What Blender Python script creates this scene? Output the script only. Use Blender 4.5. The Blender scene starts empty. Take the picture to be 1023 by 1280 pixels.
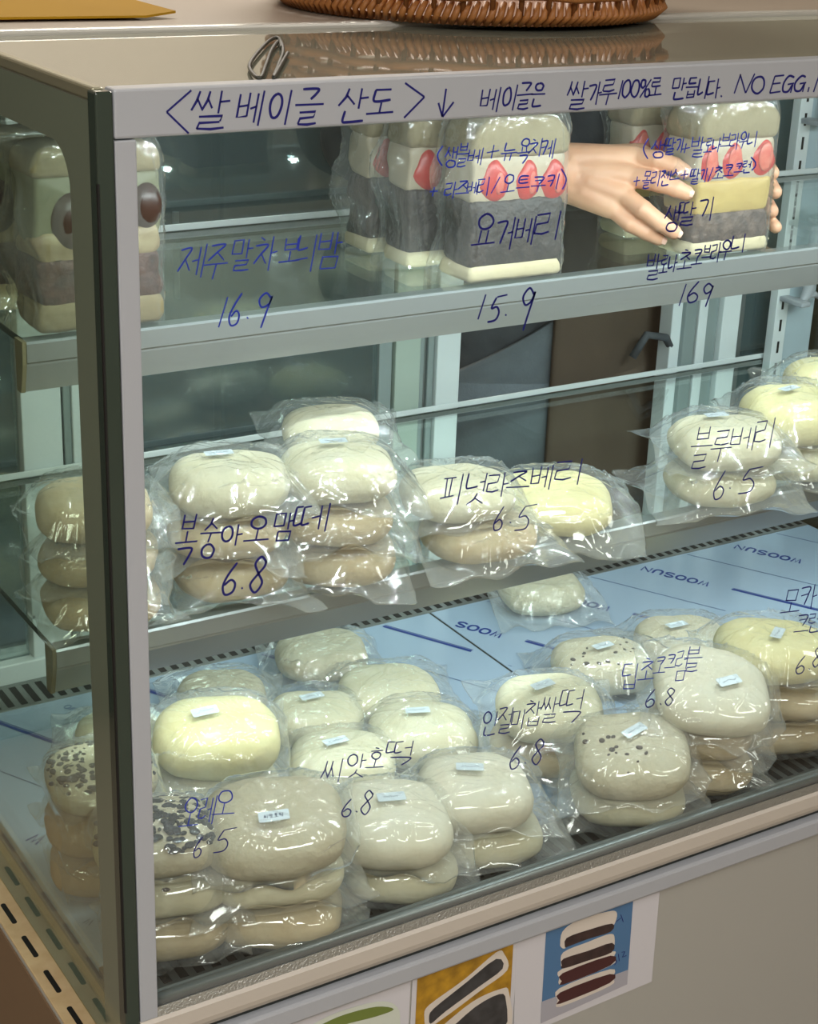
import bpy, bmesh, math, random
import numpy as np
from mathutils import Vector, Matrix

SC = bpy.context.scene
COL = SC.collection
R = math.radians

# ------------------------------------------------------------------ camera
FPX, CX, CY = 2090.994, 511.5, 640.0
CAM_M = np.array([[0.8510421373, -0.5238925441, 0.0355511281],
                  [0.1667566733, 0.3338468356, 0.9277599378],
                  [0.4979151458, 0.7836344126, -0.3714803024]])
CAM_C = np.array([-0.45523443, -1.12883263, 0.92298435])
cam_data = bpy.data.cameras.new('camera')
cam = bpy.data.objects.new('camera', cam_data)
COL.objects.link(cam)
mw = Matrix.Identity(4)
for i in range(3):
    mw[i][0] = CAM_M[0][i]
    mw[i][1] = CAM_M[1][i]
    mw[i][2] = -CAM_M[2][i]
    mw[i][3] = CAM_C[i]
cam.matrix_world = mw
cam_data.sensor_fit = 'HORIZONTAL'
cam_data.sensor_width = 36.0
cam_data.lens = FPX * 36.0 / 1023.0
cam_data.clip_start = 0.02
SC.camera = cam

# ------------------------------------------------------------------ world, view, lights
SC.view_settings.view_transform = 'Standard'
SC.view_settings.look = 'None'
SC.view_settings.exposure = 0.0
SC.view_settings.gamma = 1.0
SC.view_settings.use_curve_mapping = False
SC.cycles.transparent_max_bounces = 64
SC.cycles.max_bounces = 10
SC.cycles.diffuse_bounces = 4
SC.cycles.glossy_bounces = 5
SC.cycles.use_denoising = True
SC.cycles.sample_clamp_indirect = 4.0
SC.cycles.caustics_reflective = False
SC.cycles.caustics_refractive = False
w = bpy.data.worlds.new('world')
SC.world = w
w.use_nodes = True
w.node_tree.nodes['Background'].inputs[0].default_value = (0.9, 0.85, 0.78, 1)
w.node_tree.nodes['Background'].inputs[1].default_value = 0.05


def area(name, loc, rot, sx, sy, power, color):
    d = bpy.data.lights.new(name, 'AREA')
    d.shape = 'RECTANGLE'
    d.size, d.size_y, d.energy, d.color = sx, sy, power, color
    o = bpy.data.objects.new(name, d)
    o.location, o.rotation_euler = loc, rot
    COL.objects.link(o)
    return o


COOL = (0.88, 0.99, 1.0)
# unseen ceiling lamps, added for room light and glints on the bags
ADDED_LAMPS = ((-1.5, -1.1, 20, 'nearest the left wall'), (-0.6, -2.0, 34, 'behind the viewer on the left'), (0.5, -2.9, 15, 'farthest back from the case'), (1.5, -1.6, 9, 'over the right end of the case front'))
for lx, ly, lp, _ in ADDED_LAMPS:
    area('added_ceiling_light', (lx, ly, 1.86), (0, 0, 0), 1.1, 0.36, lp, (1.0, 0.97, 0.95))
area('added_ceiling_light', (0.8, 1.55, 1.86), (0, 0, 0), 1.2, 0.4, 38, (1.0, 0.92, 0.82))  # added unseen lamp, brightens the rear wall and case top
# the display case's own LED strips
LEDS = 26
for yy, zz, tilt, power in ((0.032, 0.727, 32, 6.8), (0.292, 0.478, 66, 1.2), (0.250, 0.178, 42, 1.95)):
    for k in range(LEDS):
        area('led_light', (0.06 + 1.28 * k / (LEDS - 1), yy, zz), (R(tilt), 0, 0), 0.008, 0.006, power / LEDS, COOL)


# ------------------------------------------------------------------ helpers
def ray(px, py):
    return CAM_M.T @ np.array([(px - CX) / FPX, -(py - CY) / FPX, 1.0])


def on_y(px, py, y):
    d = ray(px, py)
    return CAM_C + d * (y - CAM_C[1]) / d[1]


def on_z(px, py, z):
    d = ray(px, py)
    return CAM_C + d * (z - CAM_C[2]) / d[2]


def lin(c):
    return tuple((v / 12.92 if v <= 0.04045 else ((v + 0.055) / 1.055) ** 2.4) for v in c)


def rgb(r, g, b):
    return lin((r / 255.0, g / 255.0, b / 255.0))


def mat(name, col, rough=0.5, metal=0.0, noise=None, bump=None, spec=0.5, sss=0.0, coat=0.0):
    """Procedural surface: base colour, optional noise tint (scale, second colour, amount), optional bump (scale, strength)."""
    m = bpy.data.materials.new(name)
    m.use_nodes = True
    nt = m.node_tree
    b = nt.nodes['Principled BSDF']
    b.inputs['Base Color'].default_value = (*col, 1)
    b.inputs['Roughness'].default_value = rough
    b.inputs['Metallic'].default_value = metal
    b.inputs['Specular IOR Level'].default_value = spec
    if coat:
        b.inputs['Coat Weight'].default_value = coat
        b.inputs['Coat Roughness'].default_value = 0.05
    if sss:
        b.inputs['Subsurface Weight'].default_value = sss
        b.inputs['Subsurface Radius'].default_value = (0.012, 0.006, 0.004)
    tc = nt.nodes.new('ShaderNodeTexCoord')
    if noise:
        n = nt.nodes.new('ShaderNodeTexNoise')
        n.inputs['Scale'].default_value = noise[0]
        n.inputs['Detail'].default_value = 5
        nt.links.new(tc.outputs['Object'], n.inputs['Vector'])
        rp = nt.nodes.new('ShaderNodeValToRGB')
        rp.color_ramp.elements[0].position = 0.5 - noise[2] * 0.3
        rp.color_ramp.elements[1].position = 0.5 + noise[2] * 0.3
        rp.color_ramp.elements[0].color = (*col, 1)
        rp.color_ramp.elements[1].color = (*noise[1], 1)
        nt.links.new(n.outputs['Fac'], rp.inputs['Fac'])
        nt.links.new(rp.outputs['Color'], b.inputs['Base Color'])
    if bump:
        n2 = nt.nodes.new('ShaderNodeTexNoise')
        n2.inputs['Scale'].default_value = bump[0]
        n2.inputs['Detail'].default_value = 4
        nt.links.new(tc.outputs['Object'], n2.inputs['Vector'])
        bp = nt.nodes.new('ShaderNodeBump')
        bp.inputs['Strength'].default_value = bump[1]
        bp.inputs['Distance'].default_value = bump[2] if len(bump) > 2 else 0.002
        nt.links.new(n2.outputs['Fac'], bp.inputs['Height'])
        nt.links.new(bp.outputs['Normal'], b.inputs['Normal'])
    return m


def film(name, tint, haze, haze_col, ior, rough, bump=None):
    """Clear sheet: see-through with a fresnel gloss and a little milky haze."""
    m = bpy.data.materials.new(name)
    m.use_nodes = True
    nt = m.node_tree
    for n in list(nt.nodes):
        nt.nodes.remove(n)
    out = nt.nodes.new('ShaderNodeOutputMaterial')
    tr = nt.nodes.new('ShaderNodeBsdfTransparent')
    tr.inputs[0].default_value = (*tint, 1)
    gl = nt.nodes.new('ShaderNodeBsdfGlossy')
    gl.inputs['Roughness'].default_value = rough
    gl.inputs[0].default_value = (1, 1, 1, 1)
    f0 = ((ior - 1) / (ior + 1)) ** 2
    ge = nt.nodes.new('ShaderNodeNewGeometry')
    dt = nt.nodes.new('ShaderNodeVectorMath')
    dt.operation = 'DOT_PRODUCT'
    nt.links.new(ge.outputs['Incoming'], dt.inputs[0])
    nt.links.new(ge.outputs['Normal'], dt.inputs[1])
    chain = dt.outputs['Value']
    for op, val, rev in (('ABSOLUTE', None, 0), ('SUBTRACT', 1.0, 1), ('POWER', 5.0, 0), ('MULTIPLY', 1 - f0, 0), ('ADD', f0, 0)):
        mth = nt.nodes.new('ShaderNodeMath')
        mth.operation = op
        mth.use_clamp = op != 'ABSOLUTE'
        if rev:
            mth.inputs[0].default_value = val
            nt.links.new(chain, mth.inputs[1])
        else:
            nt.links.new(chain, mth.inputs[0])
            if val is not None:
                mth.inputs[1].default_value = val
        chain = mth.outputs[0]
    mx = nt.nodes.new('ShaderNodeMixShader')
    nt.links.new(chain, mx.inputs[0])
    if haze > 0:
        df = nt.nodes.new('ShaderNodeBsdfDiffuse')
        df.inputs[0].default_value = (*haze_col, 1)
        m1 = nt.nodes.new('ShaderNodeMixShader')
        m1.inputs[0].default_value = haze
        nt.links.new(tr.outputs[0], m1.inputs[1])
        nt.links.new(df.outputs[0], m1.inputs[2])
        nt.links.new(m1.outputs[0], mx.inputs[1])
    else:
        nt.links.new(tr.outputs[0], mx.inputs[1])
    nt.links.new(gl.outputs[0], mx.inputs[2])
    if bump:
        tc = nt.nodes.new('ShaderNodeTexCoord')
        n2 = nt.nodes.new('ShaderNodeTexNoise')
        n2.inputs['Scale'].default_value = bump[0]
        n2.inputs['Detail'].default_value = 2
        nt.links.new(tc.outputs['Object'], n2.inputs['Vector'])
        bp = nt.nodes.new('ShaderNodeBump')
        bp.inputs['Strength'].default_value = bump[1]
        bp.inputs['Distance'].default_value = 0.004
        nt.links.new(n2.outputs['Fac'], bp.inputs['Height'])
        nt.links.new(bp.outputs['Normal'], gl.inputs['Normal'])
        nt.links.new(bp.outputs['Normal'], dt.inputs[1])
    nt.links.new(mx.outputs[0], out.inputs[0])
    return m


def emit(name, col, strength):
    m = bpy.data.materials.new(name)
    m.use_nodes = True
    b = m.node_tree.nodes['Principled BSDF']
    b.inputs['Base Color'].default_value = (*col, 1)
    b.inputs['Emission Color'].default_value = (*col, 1)
    b.inputs['Emission Strength'].default_value = strength
    return m


def obj(name, verts, faces, m, parent=None, smooth=False, label=None):
    me = bpy.data.meshes.new(name)
    me.from_pydata([tuple(map(float, v)) for v in verts], [], faces)
    me.validate()
    bm = bmesh.new()
    bm.from_mesh(me)
    bmesh.ops.recalc_face_normals(bm, faces=bm.faces)
    bm.to_mesh(me)
    bm.free()
    if smooth:
        me.polygons.foreach_set('use_smooth', [True] * len(me.polygons))
    if m:
        me.materials.append(m)
    o = bpy.data.objects.new(name, me)
    COL.objects.link(o)
    if parent:
        o.parent = parent
    if label:
        o['label'] = label
    return o


class MB:
    """collects shapes and links them as one mesh"""
    def __init__(s):
        s.v, s.f = [], []

    def add(s, v, f):
        n = len(s.v)
        s.v += [tuple(p) for p in v]
        s.f += [tuple(i + n for i in q) for q in f]
        return s

    def box(s, x0, x1, y0, y1, z0, z1, b=0.0):
        if x0 > x1: x0, x1 = x1, x0
        b = min(b, (x1 - x0) * .45, (y1 - y0) * .45, (z1 - z0) * .45)
        bm = bmesh.new()
        bmesh.ops.create_cube(bm, size=1.0)
        for v in bm.verts:
            v.co = Vector(((x0 + x1) / 2 + v.co.x * (x1 - x0), (y0 + y1) / 2 + v.co.y * (y1 - y0), (z0 + z1) / 2 + v.co.z * (z1 - z0)))
        if b > 0:
            bmesh.ops.bevel(bm, geom=bm.edges[:], offset=b, segments=2, affect='EDGES', profile=0.5)
        bm.verts.index_update()
        s.add([v.co[:] for v in bm.verts], [tuple(v.index for v in f.verts) for f in bm.faces])
        bm.free()
        return s

    def tube(s, pts, rad, n=10, closed=False):
        pts = [np.array(p, float) for p in pts]
        if not hasattr(rad, '__len__'):
            rad = [rad] * len(pts)
        base = len(s.v)
        up = np.array([0.13, 0.31, 0.94])
        L = len(pts)
        for i, p in enumerate(pts):
            a = pts[(i - 1) % L] if closed else pts[max(i - 1, 0)]
            b = pts[(i + 1) % L] if closed else pts[min(i + 1, L - 1)]
            t = b - a
            t /= np.linalg.norm(t) + 1e-12
            u = up - t * (up @ t)
            u /= np.linalg.norm(u) + 1e-12
            w_ = np.cross(t, u)
            up = u
            for k in range(n):
                g = 2 * math.pi * k / n
                s.v.append(tuple(p + rad[i] * (math.cos(g) * u + math.sin(g) * w_)))
        for i in range(L if closed else L - 1):
            j = (i + 1) % L
            for k in range(n):
                k2 = (k + 1) % n
                s.f.append((base + i * n + k, base + i * n + k2, base + j * n + k2, base + j * n + k))
        if not closed:
            s.f.append(tuple(base + k for k in range(n))[::-1])
            s.f.append(tuple(base + (L - 1) * n + k for k in range(n)))
        return s

    def prism(s, pts, axis, a0, a1):
        """pts: 2D outline; extruded along axis ('x': pts are (y,z); 'y': (x,z); 'z': (x,y))"""
        n = len(pts)
        def P(p, a):
            return {'x': (a, p[0], p[1]), 'y': (p[0], a, p[1]), 'z': (p[0], p[1], a)}[axis]
        v = [P(p, a0) for p in pts] + [P(p, a1) for p in pts]
        f = [tuple(range(n)), tuple(range(2 * n - 1, n - 1, -1))]
        f += [(i, (i + 1) % n, n + (i + 1) % n, n + i) for i in range(n)]
        return s.add(v, f)

    def capsule(s, a, b, ra, rb, n=16, m=6, squash=None):
        a, b = np.array(a, float), np.array(b, float)
        t = b - a
        ln = np.linalg.norm(t)
        t = t / ln if ln > 1e-9 else np.array([0, 0, 1.0])
        u = np.cross(t, [0.21, 0.37, 0.9]); u /= np.linalg.norm(u)
        w_ = np.cross(t, u)
        rings = []
        for i in range(m + 1):
            th = math.pi / 2 * (1 - i / m)
            rings.append((a - t * ra * math.sin(th), ra * math.cos(th)))
        for i in range(m + 1):
            th = math.pi / 2 * (i / m)
            rings.append((b + t * rb * math.sin(th), rb * math.cos(th)))
        base = len(s.v)
        for c, r in rings:
            for k in range(n):
                g = 2 * math.pi * k / n
                s.v.append(tuple(c + max(r, 1e-5) * (math.cos(g) * u + math.sin(g) * w_)))
        for i in range(len(rings) - 1):
            for k in range(n):
                k2 = (k + 1) % n
                s.f.append((base + i * n + k, base + i * n + k2, base + (i + 1) * n + k2, base + (i + 1) * n + k))
        s.f.append(tuple(base + k for k in range(n))[::-1])
        s.f.append(tuple(base + (len(rings) - 1) * n + k for k in range(n)))
        return s

    def ellipsoid(s, c, r, nu=20, nv=12, rotz=0.0):
        base = len(s.v)
        cz, sz = math.cos(rotz), math.sin(rotz)
        for j in range(nv + 1):
            ph = math.pi * j / nv
            for i in range(nu):
                th = 2 * math.pi * i / nu
                rr = max(math.sin(ph), 1e-4)
                x, y, z = r[0] * rr * math.cos(th), r[1] * rr * math.sin(th), r[2] * math.cos(ph)
                s.v.append((c[0] + x * cz - y * sz, c[1] + x * sz + y * cz, c[2] + z))
        for j in range(nv):
            for i in range(nu):
                i2 = (i + 1) % nu
                s.f.append((base + j * nu + i, base + j * nu + i2, base + (j + 1) * nu + i2, base + (j + 1) * nu + i))
        s.f.append(tuple(base + i for i in range(nu)))
        s.f.append(tuple(base + nv * nu + i for i in range(nu))[::-1])
        return s

    def build(s, name, m, parent=None, smooth=False, label=None):
        return obj(name, s.v, s.f, m, parent, smooth, label)


def thing(name, label, cat, loc=(0, 0, 0), rz=0.0, group=None):
    o = bpy.data.objects.new(name, None)
    o.empty_display_size = 0.05
    COL.objects.link(o)
    o.location = loc
    o.rotation_euler = (0, 0, rz)
    o['label'], o['category'] = label, cat
    if group: o['group'] = group
    return o


def tag(o, label, cat, group=None):
    o['label'], o['category'] = label, cat
    if group: o['group'] = group
    return o


def structure(o):
    o['kind'] = 'structure'
    return o


def remesh(mb, voxel, smooth_it=6, factor=0.5):
    """fuse overlapping closed shapes into one smooth skin; returns verts, faces"""
    me = bpy.data.meshes.new('tmp')
    me.from_pydata(mb.v, [], mb.f)
    o = bpy.data.objects.new('tmp', me)
    COL.objects.link(o)
    r = o.modifiers.new('r', 'REMESH')
    r.mode = 'VOXEL'
    r.voxel_size = voxel
    sm = o.modifiers.new('s', 'SMOOTH')
    sm.iterations = smooth_it
    sm.factor = factor
    dg = bpy.context.evaluated_depsgraph_get()
    ev = o.evaluated_get(dg)
    m2 = ev.to_mesh()
    v = [tuple(p.co) for p in m2.vertices]
    f = [tuple(p.vertices) for p in m2.polygons]
    ev.to_mesh_clear()
    bpy.data.objects.remove(o)
    bpy.data.meshes.remove(me)
    return v, f


# ------------------------------------------------------------------ materials
M_frame = mat('white_enamel', rgb(172, 177, 184), 0.35)
M_door = mat('door_white', rgb(226, 233, 235), 0.3)
M_track = mat('door_track_grey', rgb(140, 152, 152), 0.35)
M_gasket_shade = mat('gasket_and_shade_dark', rgb(40, 46, 44), 0.6)
M_frit = mat('side_frit', rgb(112, 122, 106), 0.12, spec=0.5)
M_edge = mat('glass_edge_green', rgb(52, 64, 56), 0.08)
M_alu = mat('aluminium_trim', rgb(168, 174, 176), 0.3, 0.55)
M_alu_dull = mat('aluminium_dull', rgb(120, 126, 126), 0.38, 0.5)
M_cap = mat('shelf_end_cap', rgb(132, 124, 96), 0.5)
M_foil = mat('foil_tape', rgb(190, 194, 192), 0.28, 0.85, bump=(420, 0.5))
M_rail = mat('rail_beige', rgb(198, 192, 182), 0.4)
M_body = mat('body_enamel', rgb(190, 192, 188), 0.32, 0.35)
M_sidepanel = mat('side_panel_brown', rgb(128, 104, 78), 0.55, noise=(3, rgb(122, 98, 74), 1.0))
M_ledge = mat('ledge_cream', rgb(214, 190, 148), 0.45, noise=(60, rgb(200, 172, 128), 0.7))
M_black = mat('slot_black', rgb(10, 10, 9), 0.7)
M_film = mat('deck_film_blue', rgb(164, 184, 206), 0.2)
M_ink_blue = mat('deck_print_blue', rgb(26, 58, 138), 0.4)
M_ink_thin = mat('deck_print_thin', rgb(88, 112, 150), 0.4)
M_pen = mat('marker_ink', rgb(22, 24, 110), 0.35)
M_penb = mat('marker_ink_blue', rgb(30, 52, 170), 0.35)
M_grate = mat('grate_metal', rgb(138, 142, 140), 0.35, 0.6)
M_grate_dark = mat('grate_dark', rgb(92, 96, 95), 0.4, 0.5)
M_rear = mat('rear_cover', rgb(158, 146, 132), 0.35)
M_topglass = mat('top_glass_tint', rgb(152, 154, 138), 0.03, spec=0.9)
M_glass = film('case_glass', (0.955, 0.98, 0.968), 0.0, (1, 1, 1), 1.38, 0.0)
M_sideglass = film('side_glass_green', (0.86, 0.91, 0.84), 0.0, (1, 1, 1), 1.5, 0.0)
M_shelfglass = film('shelf_glass', (0.93, 0.97, 0.95), 0.0, (1, 1, 1), 1.45, 0.0)
M_doorglass = film('door_glass', (0.66, 0.76, 0.77), 0.085, (0.50, 0.70, 0.76), 2.1, 0.03)  # teal haze colour stands in for the reflected glow on the doors
M_bag = film('clear_bag', (0.985, 0.988, 0.985), 0.085, (0.9, 0.93, 0.93), 1.72, 0.065, bump=(18, 0.12))
M_wrap = film('sandwich_wrap', (0.985, 0.988, 0.985), 0.06, (0.9, 0.93, 0.93), 1.62, 0.06, bump=(46, 0.9))
M_led = emit('led_chip', (0.85, 1.0, 0.98), 45.0)
M_lamp = emit('lamp_diffuser', (1.0, 0.9, 0.74), 3.0)
M_sticker = mat('sticker_white', rgb(214, 226, 234), 0.4)
M_stickerink = mat('sticker_print', rgb(70, 84, 110), 0.5)


def bread_mat(name, c1, c2, sc=14, bsc=90, bst=0.35):
    return mat(name, c1, 0.8, noise=(sc, c2, 1.45), bump=(bsc, bst, 0.004), spec=0.15, sss=0.05)


BREADS = {
    'cream': bread_mat('bread_cream', rgb(222, 218, 194), rgb(204, 194, 156), 26),
    'white': bread_mat('bread_white', rgb(228, 225, 208), rgb(216, 207, 178), 26),
    'yellow': bread_mat('bread_yellow', rgb(230, 224, 178), rgb(220, 206, 144), 22),
    'tan': bread_mat('bread_tan', rgb(214, 202, 172), rgb(192, 166, 122), 24),
    'grey': bread_mat('bread_grey', rgb(208, 202, 180), rgb(188, 176, 144), 30, 80, 0.8),
    'brown': bread_mat('bread_brown', rgb(188, 160, 116), rgb(158, 126, 84), 26),
}
M_crumb = mat('cookie_crumb', rgb(44, 46, 52), 0.8, bump=(200, 0.5))
M_bean = mat('dark_bean', rgb(60, 44, 36), 0.7)
#PART2
# ------------------------------------------------------------------ the room
W = 1.40          # inner width of the case
ZD = -0.055       # deck level
FLOOR = -0.62
structure(MB().box(-3, 4, -3.6, 2.6, FLOOR - .05, FLOOR).build('floor', mat('floor_tan', rgb(150, 136, 118), 0.45, noise=(4, rgb(136, 122, 106), 1.0))))
structure(MB().box(-3, 4, -3.6, 2.6, 1.92, 1.97).build('ceiling', mat('ceiling_paint', rgb(224, 220, 210), 0.8)))
M_wall = mat('wall_paint', rgb(200, 192, 178), 0.7, noise=(2, rgb(190, 182, 168), 1.0))
structure(MB().box(-3, 4, 2.55, 2.65, FLOOR, 1.92).build('wall_back', M_wall))
structure(MB().box(-3, 4, -3.65, -3.55, FLOOR, 1.92).build('wall_front', M_wall))
structure(MB().box(-3.05, -2.95, -3.55, 2.55, FLOOR, 1.92).build('wall_left', M_wall))
structure(MB().box(3.95, 4.05, -3.55, 2.55, FLOOR, 1.92).build('wall_right', M_wall))
for cx_, cy_, ly, s_ in [(q[0], q[1], .36, q[3]) for q in ADDED_LAMPS] + [(0.8, 1.55, .4, 'above the counter behind the case')]:
    t = thing('added_ceiling_lamp', 'flat white ceiling lamp added out of view ' + s_, 'lamp', (cx_, cy_, 1.92))
    MB().box(-.62, .62, -ly / 2 - .02, ly / 2 + .02, -.035, 0, .006).build('lamp_frame', M_frame, t)
    MB().box(-.6, .6, -ly / 2, ly / 2, -.038, -.034).build('diffuser', M_lamp, t)

# dark cabinet added beyond the aisle to darken the view through the rear glass
M_cab = mat('cabinet_dark', rgb(62, 68, 66), 0.4)
t = thing('backdrop_cabinet', 'dark grey cabinet added as a backdrop behind the rear door glass', 'cabinet', (0.1, 1.75, FLOOR))
MB().box(-1.0, 2.4, -.25, .3, 0, 1.28, .01).build('carcass', M_cab, t)
for i in range(4):
    d_ = MB().box(-.98 + i * .84, -.98 + i * .84 + .82, -.27, -.25, .06, 1.24, .004).build('cabinet_door', M_cab, t)
    MB().tube([(-.24 + i * .84, -.29, .8), (-.24 + i * .84, -.29, .95)], .006).build('handle', M_alu, d_)

# ------------------------------------------------------------------ the display case
case = thing('display_case', 'white glass-fronted refrigerated display case filled with wrapped bread', 'display case', (0, 0, 0))
# body
MB().box(-.037, W + .037, .004, .74, FLOOR, -.10, .003).build('body', M_body, case)
MB().box(-.0385, -.037, .006, .738, FLOOR + .01, -.105).build('side_panel', M_sidepanel, case)
MB().box(-.037, W + .037, -.006, .02, -.1075, -.086, .003).build('body_lip', M_frame, case)
MB().box(.0, W, .006, .03, -.088, -.075).build('gap_shade_bar', M_gasket_shade, case)  # dark bar that carries the shade of the recess in its colour
# front sill: beige bar, foil tape, inner rail
pr = [(.004, -.079), (-.002, -.076), (-.0065, -.069), (-.008, -.063), (-.008, -.0495), (-.004, -.046), (.012, -.046), (.012, -.079)]
MB().prism(pr, 'x', .0, W).build('front_sill', M_rail, case)
MB().prism([(-.0050, -.0468), (-.0020, -.0385), (.008, -.0385), (.008, -.0468)], 'x', .016, W).build('foil_tape', M_foil, case)
MB().tube([(.0, .0035, -.0345), (W, .0035, -.0345)], .006, 12).build('inner_rail', M_alu_dull, case, smooth=True)
MB().box(.0, W, .006, .016, -.058, -.034).build('inner_rail_plate', M_alu_dull, case)
# slotted ledge at the side
led = MB().box(-.0365, -.0105, .0, .72, -.1015, -.0985, .001).build('side_ledge', M_ledge, case)
y = .028
while y < .70:
    pts = []
    for k in range(12):
        g = 2 * math.pi * k / 12
        pts.append((-.0245 + .0028 * math.cos(g), y + (.0165 if math.sin(g) > 0 else -.0165) * 1 + .0028 * math.sin(g)))
    MB().prism(pts, 'z', -.0987, -.0983).build('ventilation_slot', M_black, led)
    y += .062

# header and corner post
hd = MB().box(0, W, -.006, .012, .7205, .7555, .002).build('header_panel', M_frame, case)
post = MB().box(0, .0166, -.006, .006, -.046, .7195, .001).build('corner_post', M_frame, case)
MB().box(-.0135, -.0005, -.006, .010, -.085, .754, .0015).build('glass_corner_edge', M_edge, case)
MB().box(-.0143, -.0128, -.0066, -.004, -.03, .69).build('corner_gasket', M_black, case)
# right-hand post
MB().box(W - .0166, W, -.006, .006, -.046, .7195, .001).build('corner_post', M_frame, case)
# front glass
fg = MB().box(.0168, W - .0168, -.004, .0005, -.030, .7200).build('front_glass', M_glass, case)
# side glasses with their dark printed border
for side, xa, xb in (('l', -.012, -.003), ('r', W + .003, W + .012)):
    sg = MB().box(xa, xb, .010, .69, -.098, .745).build('side_glass', M_sideglass, case)
    out = [(.010, .7455), (.70, .7455), (.70, .708)]
    cy0, cz0, r0 = .052 + .035, .708 - .035, .035
    for k in range(9):
        g = math.pi / 2 + k * math.pi / 16
        out.append((cy0 + r0 * math.cos(g), cz0 + r0 * math.sin(g)))
    out += [(.046, -.08), (.010, -.08)]
    x0 = xa - .0006 if side == 'l' else xb + .0001
    MB().prism(out, 'x', x0, x0 + .0005).build('printed_border', M_frit, sg)
# top
tp = MB().box(-.010, W + .01, .011, .338, .7405, .7535, .002).build('top_glass', M_topglass, case)
tg = MB().box(-.010, W + .01, .010, .338, .736, .7405).build('top_backing', M_alu_dull, case)
MB().box(-.012, W + .012, .338, .352, .738, .7585, .003).build('top_edge_strip', mat('strip_bright', rgb(214, 214, 208), 0.25, 0.3), case)
MB().box(-.012, W + .012, .352, .74, .738, .7575, .002).build('rear_cover', M_rear, case)
MB().box(-.0115, -.002, .006, .338, .7455, .7555, .002).build('side_top_rail', mat('rail_olive', rgb(150, 148, 124), 0.25, 0.4), case)

# deck: two trays under blue film with printing
LET = {'W': [[(0, 1), (.22, 0), (.5, .9), (.78, 0), (1, 1)]],
       'O': [[(.5, 1), (.15, .88), (0, .5), (.15, .12), (.5, 0), (.85, .12), (1, .5), (.85, .88), (.5, 1)]],
       'S': [[(.95, .85), (.6, 1), (.15, .93), (.05, .72), (.3, .55), (.75, .45), (.95, .27), (.8, .06), (.4, 0), (.03, .15)]],
       'U': [[(.05, 1), (.05, .3), (.25, .03), (.5, 0), (.75, .03), (.95, .3), (.95, 1)]],
       'N': [[(.05, 0), (.05, 1), (.95, 0), (.95, 1)]],
       'G': [[(.95, .8), (.7, .97), (.4, 1), (.1, .8), (0, .5), (.1, .18), (.4, 0), (.75, .04), (.97, .2), (.97, .45), (.6, .45)]]}


def ribbon(mb, line, fn, wd, thick):
    """line: 2D polyline, fn maps a 2D point to 3D given height above the surface, wd: stroke width"""
    p = np.array(line, float)
    if len(p) < 2:
        return
    t = np.gradient(p, axis=0)
    t /= np.linalg.norm(t, axis=1)[:, None] + 1e-9
    nrm = np.stack([-t[:, 1], t[:, 0]], 1)
    n = len(p)
    v = []
    for h in (0.0, thick):
        for i in range(n):
            e = wd * .5 * (0.75 if i in (0, n - 1) else 1.0)
            v.append(fn(p[i] + nrm[i] * e, h))
            v.append(fn(p[i] - nrm[i] * e, h))
    f = []
    o2 = 2 * n
    for i in range(n - 1):
        a, b, c, d = 2 * i, 2 * i + 1, 2 * i + 3, 2 * i + 2
        f += [(a, b, c, d), (o2 + d, o2 + c, o2 + b, o2 + a), (a, d, o2 + d, o2 + a), (b, o2 + b, o2 + c, c)]
    f += [(0, o2, o2 + 1, 1), (2 * n - 2, 2 * n - 1, o2 + 2 * n - 1, o2 + 2 * n - 2)]
    mb.add(v, f)


def smooth_line(pts, sub=5):
    p = [np.array(q, float) for q in pts]
    if len(p) < 3:
        return p
    out = []
    for i in range(len(p) - 1):
        p0, p1, p2, p3 = p[max(i - 1, 0)], p[i], p[i + 1], p[min(i + 2, len(p) - 1)]
        for k in range(sub):
            s = k / sub
            out.append(.5 * ((2 * p1) + (p2 - p0) * s + (2 * p0 - 5 * p1 + 4 * p2 - p3) * s * s + (3 * p1 - p0 - 3 * p2 + p3) * s ** 3))
    out.append(p[-1])
    return out


def deck_pt(p, h):
    return (p[0], p[1], ZD + .0004 + h)


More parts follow.
